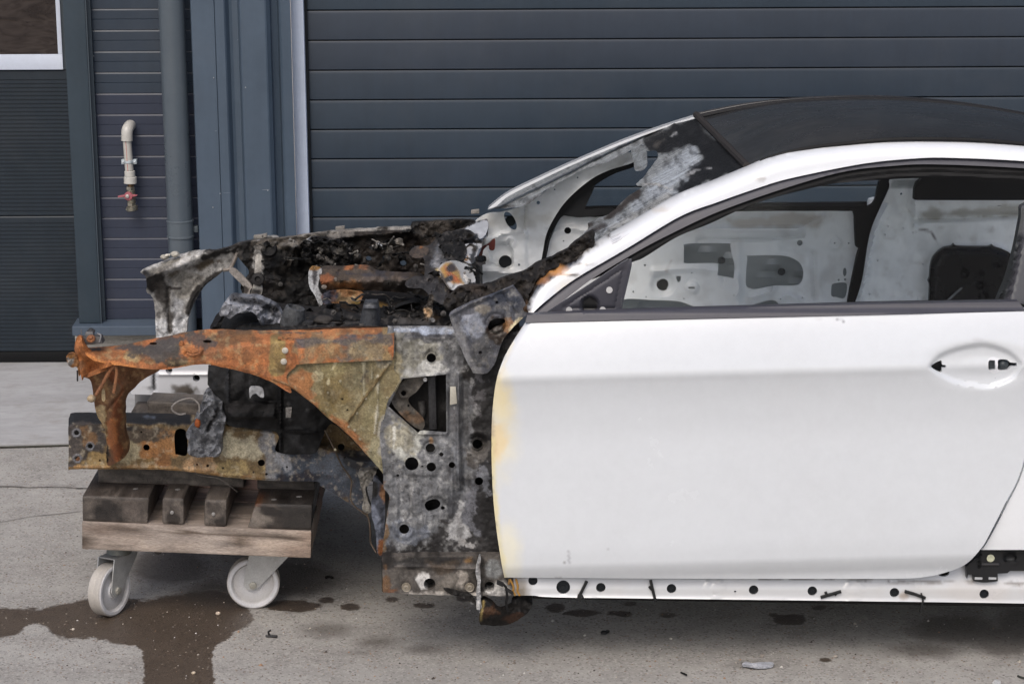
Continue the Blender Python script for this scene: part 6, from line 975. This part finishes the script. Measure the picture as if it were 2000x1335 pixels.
fdp = [('p', W1((860, 500), (1300, 470), (1600, 480), (1560, 560), (900, 570)), (196, 188, 178), 5, 6, .7), ('n', 30, .62, (186, 184, 180), .08, .6), ('l', W1((440, 820), (400, 900)), 2, (150, 140, 130), 2, 3, .6)]
fdr = [('bead', W1((300, 480), (700, 580), (1400, 580), (1600, 480)), 5, -.02), ('poly', W1((860, 500), (1300, 470), (1620, 480), (1560, 565), (900, 575)), 5, .015), ('bead', W1((650, 658), (1150, 650), (1440, 625)), 4, .02), ('bead', W1((950, 680), (950, 1150)), 8, -.015), ('dish', 1295, 555, 22, 20, 5, .018), ('dish', 1352, 561, 12, 12, 3, -.012), ('bead', W1((300, 900), (600, 875), (780, 900), (840, 1080)), 6, -.015), ('dish', 1432, 560, 16, 26, 5, -.03), ('bead', W1((1050, 1100), (1200, 1060), (1220, 1020)), 5, -.025), ('bead', W1((1520, 760), (1540, 1100)), 5, .012), ('ring', 1630, 475, 11, 3, -.008), ('bead', W1((1290, 700), (1500, 760)), 8, .015), ('noise', 60, .008), ('dish', 1635, 556, 34, 34, 12, .012), ('bead', W1((1250, 1120), (1330, 1080), (1420, 1120)), 6, -.02), ('bead', Z8((560, 800), (700, 770), (800, 800)), 5, -.015)]
fd = sheet('far_door', [(1066, 620, 1), (1068, 500), (1082, 452), (1096, 424), (1112, 412), (1445, 406), (1668, 405, 1), (1671, 443), (1673.5, 482, 1), (1681, 483, 1), (1655, 620, 1)], 7.03, car, M['inner'], holes=fd_h, res=4.5, thick=.008, base=IN, paint=fdp, relief=fdr)
sheet('far_door_skin', [(1060, 424, 1), (1690, 412, 1), (1690, 800, 1), (1060, 820, 1)], 7.125, fd, M['inner'], res=14, thick=.01, base=(150, 156, 156), relief=[('bead', W1((500, 700), (900, 800), (1500, 900)), 4, -.02), ('bead', W1((900, 900), (1500, 1010)), 4, -.02), ('bead', W1((0, 1120), (400, 1230)), 3, -.02)])
lathe('speaker_plug', [(.024, -.006), (.022, .0), (.004, -.004)], P(1295, 554.7, 7.05), (0, -1, 0), fd, M['rubber'], (18, 18, 19), 24)
lathe('door_plug', [(.014, -.006), (.012, .0), (.004, -.004)], P(1108.8, 450.5, 7.04), (0, -1, 0), fd, M['rubber'], (26, 27, 28), 20)
for x, y in ((822, 818), (1282, 905)):
    (u, v), = W1((x, y)); lathe('skin_plug', [(.013, 0), (.012, .003), (.002, .002)], P(u, v, 7.1), (0, -1, 0), fd, M['rubber'], (60, 64, 66), 18)
fbs = sheet('far_belt_strip', [(1120, 408), (1150, 404), (1445, 398), (1600, 396), (1694, 395, 1), (1692, 412, 1), (1560, 412), (1445, 413), (1125, 424)], 6.99, fd, M['rubber'], res=6, thick=.02, base=(22, 22, 23), relief=[('bead', [(1450, 404), (1690, 402)], 2, -.008)], rag=.6)
sheet('far_window_glass', Z8((640, 660), (830, 500), (1000, 400), (1200, 290), (1300, 250))+[(1500, 300), (1720, 330), (1730, 352), (1700, 396), (1445, 400), (1140, 408)], lambda U, V: 7.06-.15*np.clip((410-V)/110, 0, 1), fd, M['glass'], res=60, thick=0, base=(200, 200, 200))
sheet('far_mirror_triangle', Z8((540, 935), (548, 860), (575, 780), (612, 712), (640, 660), (720, 585), (822, 508), (765, 652), (760, 665), (915, 655), (905, 690), (720, 706), (640, 700), (590, 770), (560, 850)), 6.985, fd, M['plastic'], res=4, thick=.012, base=(26, 26, 28), rag=.8)
sheet('far_window_seal', Z8((1034, 398), (900, 442), (800, 492), (700, 572), (620, 662), (545, 800), (505, 975), (540, 940), (575, 800), (640, 690), (720, 600), (830, 520), (930, 462), (1036, 425)), lambda U, V: fl(U, V)+.004, fd, M['rubber'], res=4, thick=.02, base=(22, 22, 23))
# rear: B-post, inner quarter, cover plate, parcel shelf edge
sheet('far_b_post', W2((480, 195), (620, 195), (540, 265), (470, 420), (410, 560), (375, 700), (330, 980), (270, 1200), (215, 1200), (290, 800), (318, 718), (285, 715), (272, 480), (268, 437), (380, 405), (430, 360)), lambda U, V: 7.0-.10*np.clip((420-V)/100, 0, 1), car, M['rubber'], res=5, thick=.03, base=(20, 20, 21))
fqp = [('p', W2((560, 195), (800, 195), (760, 262), (540, 264)), (96, 104, 104), 2, 1, .8), ('p', W2((750, 430), (1100, 425), (1571, 405), (1800, 400), (1800, 450), (1300, 470), (900, 500), (770, 500)), (160, 156, 146), 5, 8, .8), ('l', W2((760, 580), (850, 595), (920, 690)), 1.6, (110, 108, 110), 1.2, 2), ('n', 30, .6, (184, 186, 186), .08, .5), ('n', 16, .68, (160, 156, 150), .05, .5)]
fqh = [cz(W2, 630, 310, 11), cz(W2, 527, 556, 8), cz(W2, 504, 620, 8), cz(W2, 645, 570, 8), cz(W2, 447, 817, 8), cz(W2, 793, 851, 8), cz(W2, 386, 1076, 8), cz(W2, 717, 605, 9)]
fq = sheet('far_inner_quarter', W2((560, 195), (800, 195), (735, 352), (1000, 357), (1800, 357, 1), (1800, 1200, 1), (260, 1200, 1), (330, 980), (375, 700), (410, 560), (470, 420), (540, 265)), lambda U, V: 6.96-.10*np.clip((420-V)/100, 0, 1), car, M['inner'], holes=fqh, res=5, thick=.01, base=IN, paint=fqp, relief=[('bead', W2((520, 400), (440, 570), (400, 720), (350, 980), (310, 1150)), 5, -.03), ('bead', W2((700, 260), (660, 400), (740, 490)), 8, .02), ('bead', W2((740, 360), (730, 560)), 4, -.015), ('bead', W2((760, 500), (1100, 490), (1571, 460)), 6, .02), ('dish', 1764, 445, 9, 9, 3, -.006), ('dish', 1731, 448, 9, 13, 3, -.005), ('dish', 1798, 588, 8, 8, 3, -.012), ('noise', 70, .012), ('bead', W2((850, 1140), (855, 860), (880, 790), (950, 725), (1030, 700), (1330, 700), (1420, 735)), 4, -.01)])
for x, y, w_4 in ((968, 392, 42), (1405, 386, 38)):
    (u, v), = W2((x, y)); pbox('roof_clip', [(u-w_4/4, v-4), (u+w_4/4, v-4.5), (u+w_4/4, v+4), (u-w_4/4, v+4.5)], 6.945, .01, fq, M['steel'], base=(120, 122, 122), bevel=.002)
cvp = sheet('cover_plate', W2((840, 1200, 1), (848, 1010), (836, 980), (848, 950), (856, 860), (880, 790), (950, 725), (1020, 708), (1035, 690), (1060, 708), (1300, 712), (1325, 696), (1345, 714), (1420, 740), (1475, 790), (1440, 960), (1400, 1080), (1360, 1200, 1)), 6.92, fq, M['gloss'], res=4, thick=.02, base=(8, 8, 9), relief=[('bead', W2((880, 1140), (885, 870), (960, 760), (1300, 745), (1420, 790)), 4, -.012), ('dish', 1883, 533, 8, 8, 3, .015), ('dish', 1914, 556, 7, 7, 3, .015), ('dish', 1918, 533, 4, 4, 2, .012), ('dish', 1947, 516, 5, 5, 2, .012), ('dish', 1920, 578, 8, 9, 3, .015)])
for k in (0, 1): tube('cover_rod', [P(*p, 6.905) for p in W2((972+k*12, 1132), (1090+k*8, 1028))], .0022, cvp, M['steel'], (120, 122, 124), 6)
sheet('rear_shelf_edge', W2((728, 352), (790, 190), (1200, 170), (1800, 170, 1), (1800, 358, 1), (750, 357)), lambda U, V: 6.80, car, M['rubber'], res=12, thick=.03, base=(14, 14, 15))
# ---- hidden structure: floor, firewall, tunnel, far sill, far outer skin, bumper-side closings
x_a, x_b = float(P(930, 700, 5.6)[0]), 2.4
box('floor_pan', x_a, x_b, 5.45, 7.05, .30, .33, car, M['inner'], (222, 226, 228), .01)
box('tunnel', x_a, x_b, 6.08, 6.38, .332, .52, car, M['inner'], (222, 226, 228), .03)
box('firewall', x_a-.03, x_a, 5.52, 6.98, .30, .86, car, M['soot'], (46, 44, 42), .01)
box('far_sill', x_a, x_b, 7.0, 7.1, .26, .42, car, M['inner'], (200, 202, 204), .01)
box('far_outer_quarter', float(P(1690, 500, 7.1)[0]), 2.4, 7.08, 7.13, .30, 1.02, car, M['paint'], WHITE, .02)
box('inner_sill', x_a+.05, x_b, 5.44, 5.47, .27, .44, car, M['inner'], (180, 182, 184), .006)
box('rear_bulkhead', 2.3, 2.36, 5.5, 6.95, .33, 1.05, car, M['inner'], (222, 226, 228), .01)

# ================================================================== SMALL THINGS LYING ON THE YARD
def lying(name, label, cat, pts, r, mat, base, group=None, z=.004):
    t = root(name, G(pts[0][0], pts[0][1]), label, cat, group); tube('strand', [G(u, v, z+k*.001) for k, (u, v) in enumerate(pts)], r, t, mat, base, 6, smooth_n=3); return t
k1 = lying('plastic_clip', 'small bent black plastic clip lying by the wet patch edge', 'debris', [(519, 1241), (528, 1241), (541, 1242)], .004, M['plastic'], (28, 28, 29))
tube('prong', [G(526, 1240, .006), G(524, 1233, .02), G(528, 1230, .022)], .003, k1, M['plastic'], (28, 28, 29), 6)
k2 = root('plastic_scrap', G(1180, 1234), 'small black plastic scrap on dry concrete below the door', 'debris'); blob('scrap_body', G(1180, 1234, .005), (.011, .009, .005), k2, M['plastic'], (26, 26, 27), .5, 2.5, 2, 3); blob('scrap_tip', G(1187, 1232, .006), (.006, .006, .004), k2, M['plastic'], (30, 30, 31), .5, 2.5, 2, 8)
def flake(name, label, outl, base, seed):
    c = np.mean(np.array(outl), 0); o = spl(outl, 2); n = len(o)
    top = [G(u, v, .006+.006*vnoise(np.array(u*.2), np.array(v*.3+seed))) for u, v in o]; cc = G(c[0], c[1], .012)
    X = top+[p+np.array([0, 0, -.004]) for p in top]+[cc]; F = [(i, (i+1) % n, 2*n) for i in range(n)]+[(i, n+i, n+(i+1) % n, (i+1) % n) for i in range(n)]
    o_ = meshobj(name, X, F, M['crust'], None, const(len(X), base)); return tag(o_, label, 'debris')
flake('metal_flake', 'crumpled silvery metal flake lying on the concrete, lower right', W4((1728, 990), (1750, 965), (1800, 975), (1880, 968), (1960, 970), (1950, 1000), (1860, 1008), (1780, 998)), (168, 170, 176), 1)
flake('paint_flake', 'tiny pale metal flake at the bottom edge far right', [(1938, 1331), (1946, 1326), (1955, 1330), (1950, 1336), (1941, 1336)], (190, 190, 190), 4)
k3 = lying('rubber_strip', 'thin dark rubber strip at the right edge of the yard', 'debris', [(1988, 1319), (1996, 1322), (2010, 1324)], .003, M['rubber'], (60, 62, 58))
peb = [(426, 1197, .0075, (196, 180, 162), 'largest pale pebble in the wet patch between the castors'), (143, 1228, .005, (200, 190, 176), 'small pale pebble in the left arm of the wet patch'), (1488, 1280, .006, (150, 142, 132), 'grey pebble just above the silvery metal flake'), (1310, 1246, .005, (190, 184, 174), 'pale pebble on dry concrete below middle of the door'), (1632, 1281, .006, (158, 150, 140), 'grey pebble right of the small dark drip stain'), (1670, 1217, .005, (176, 168, 158), 'pale pebble in the shade below the sill, middle right'), (378, 1313, .006, (186, 172, 150), 'flat tan chip at the bottom of the wet patch'), (1142, 1240, .004, (196, 192, 184), 'tiny white pebble right below the burnt pillar edge')]
for i, (u, v, r, b, lab) in enumerate(peb):
    o_ = blob('pebble', G(u, v, r*.6), (r, r*.9, r*.75), None, M['stone'], b, .25, 1.8, 2, 20+i); tag(o_, lab, 'pebble', 'pebbles on the yard')
k5 = lying('leaf_scrap', 'small curled dark scrap lying near the right castor', 'debris', [(636, 1127), (643, 1125), (650, 1128)], .004, M['soot'], (40, 36, 32))
k6 = lying('burnt_twig', 'short black burnt strand on the lower right concrete', 'debris', [(1330, 1312), (1337, 1315), (1341, 1317)], .0025, M['soot'], (30, 28, 27))
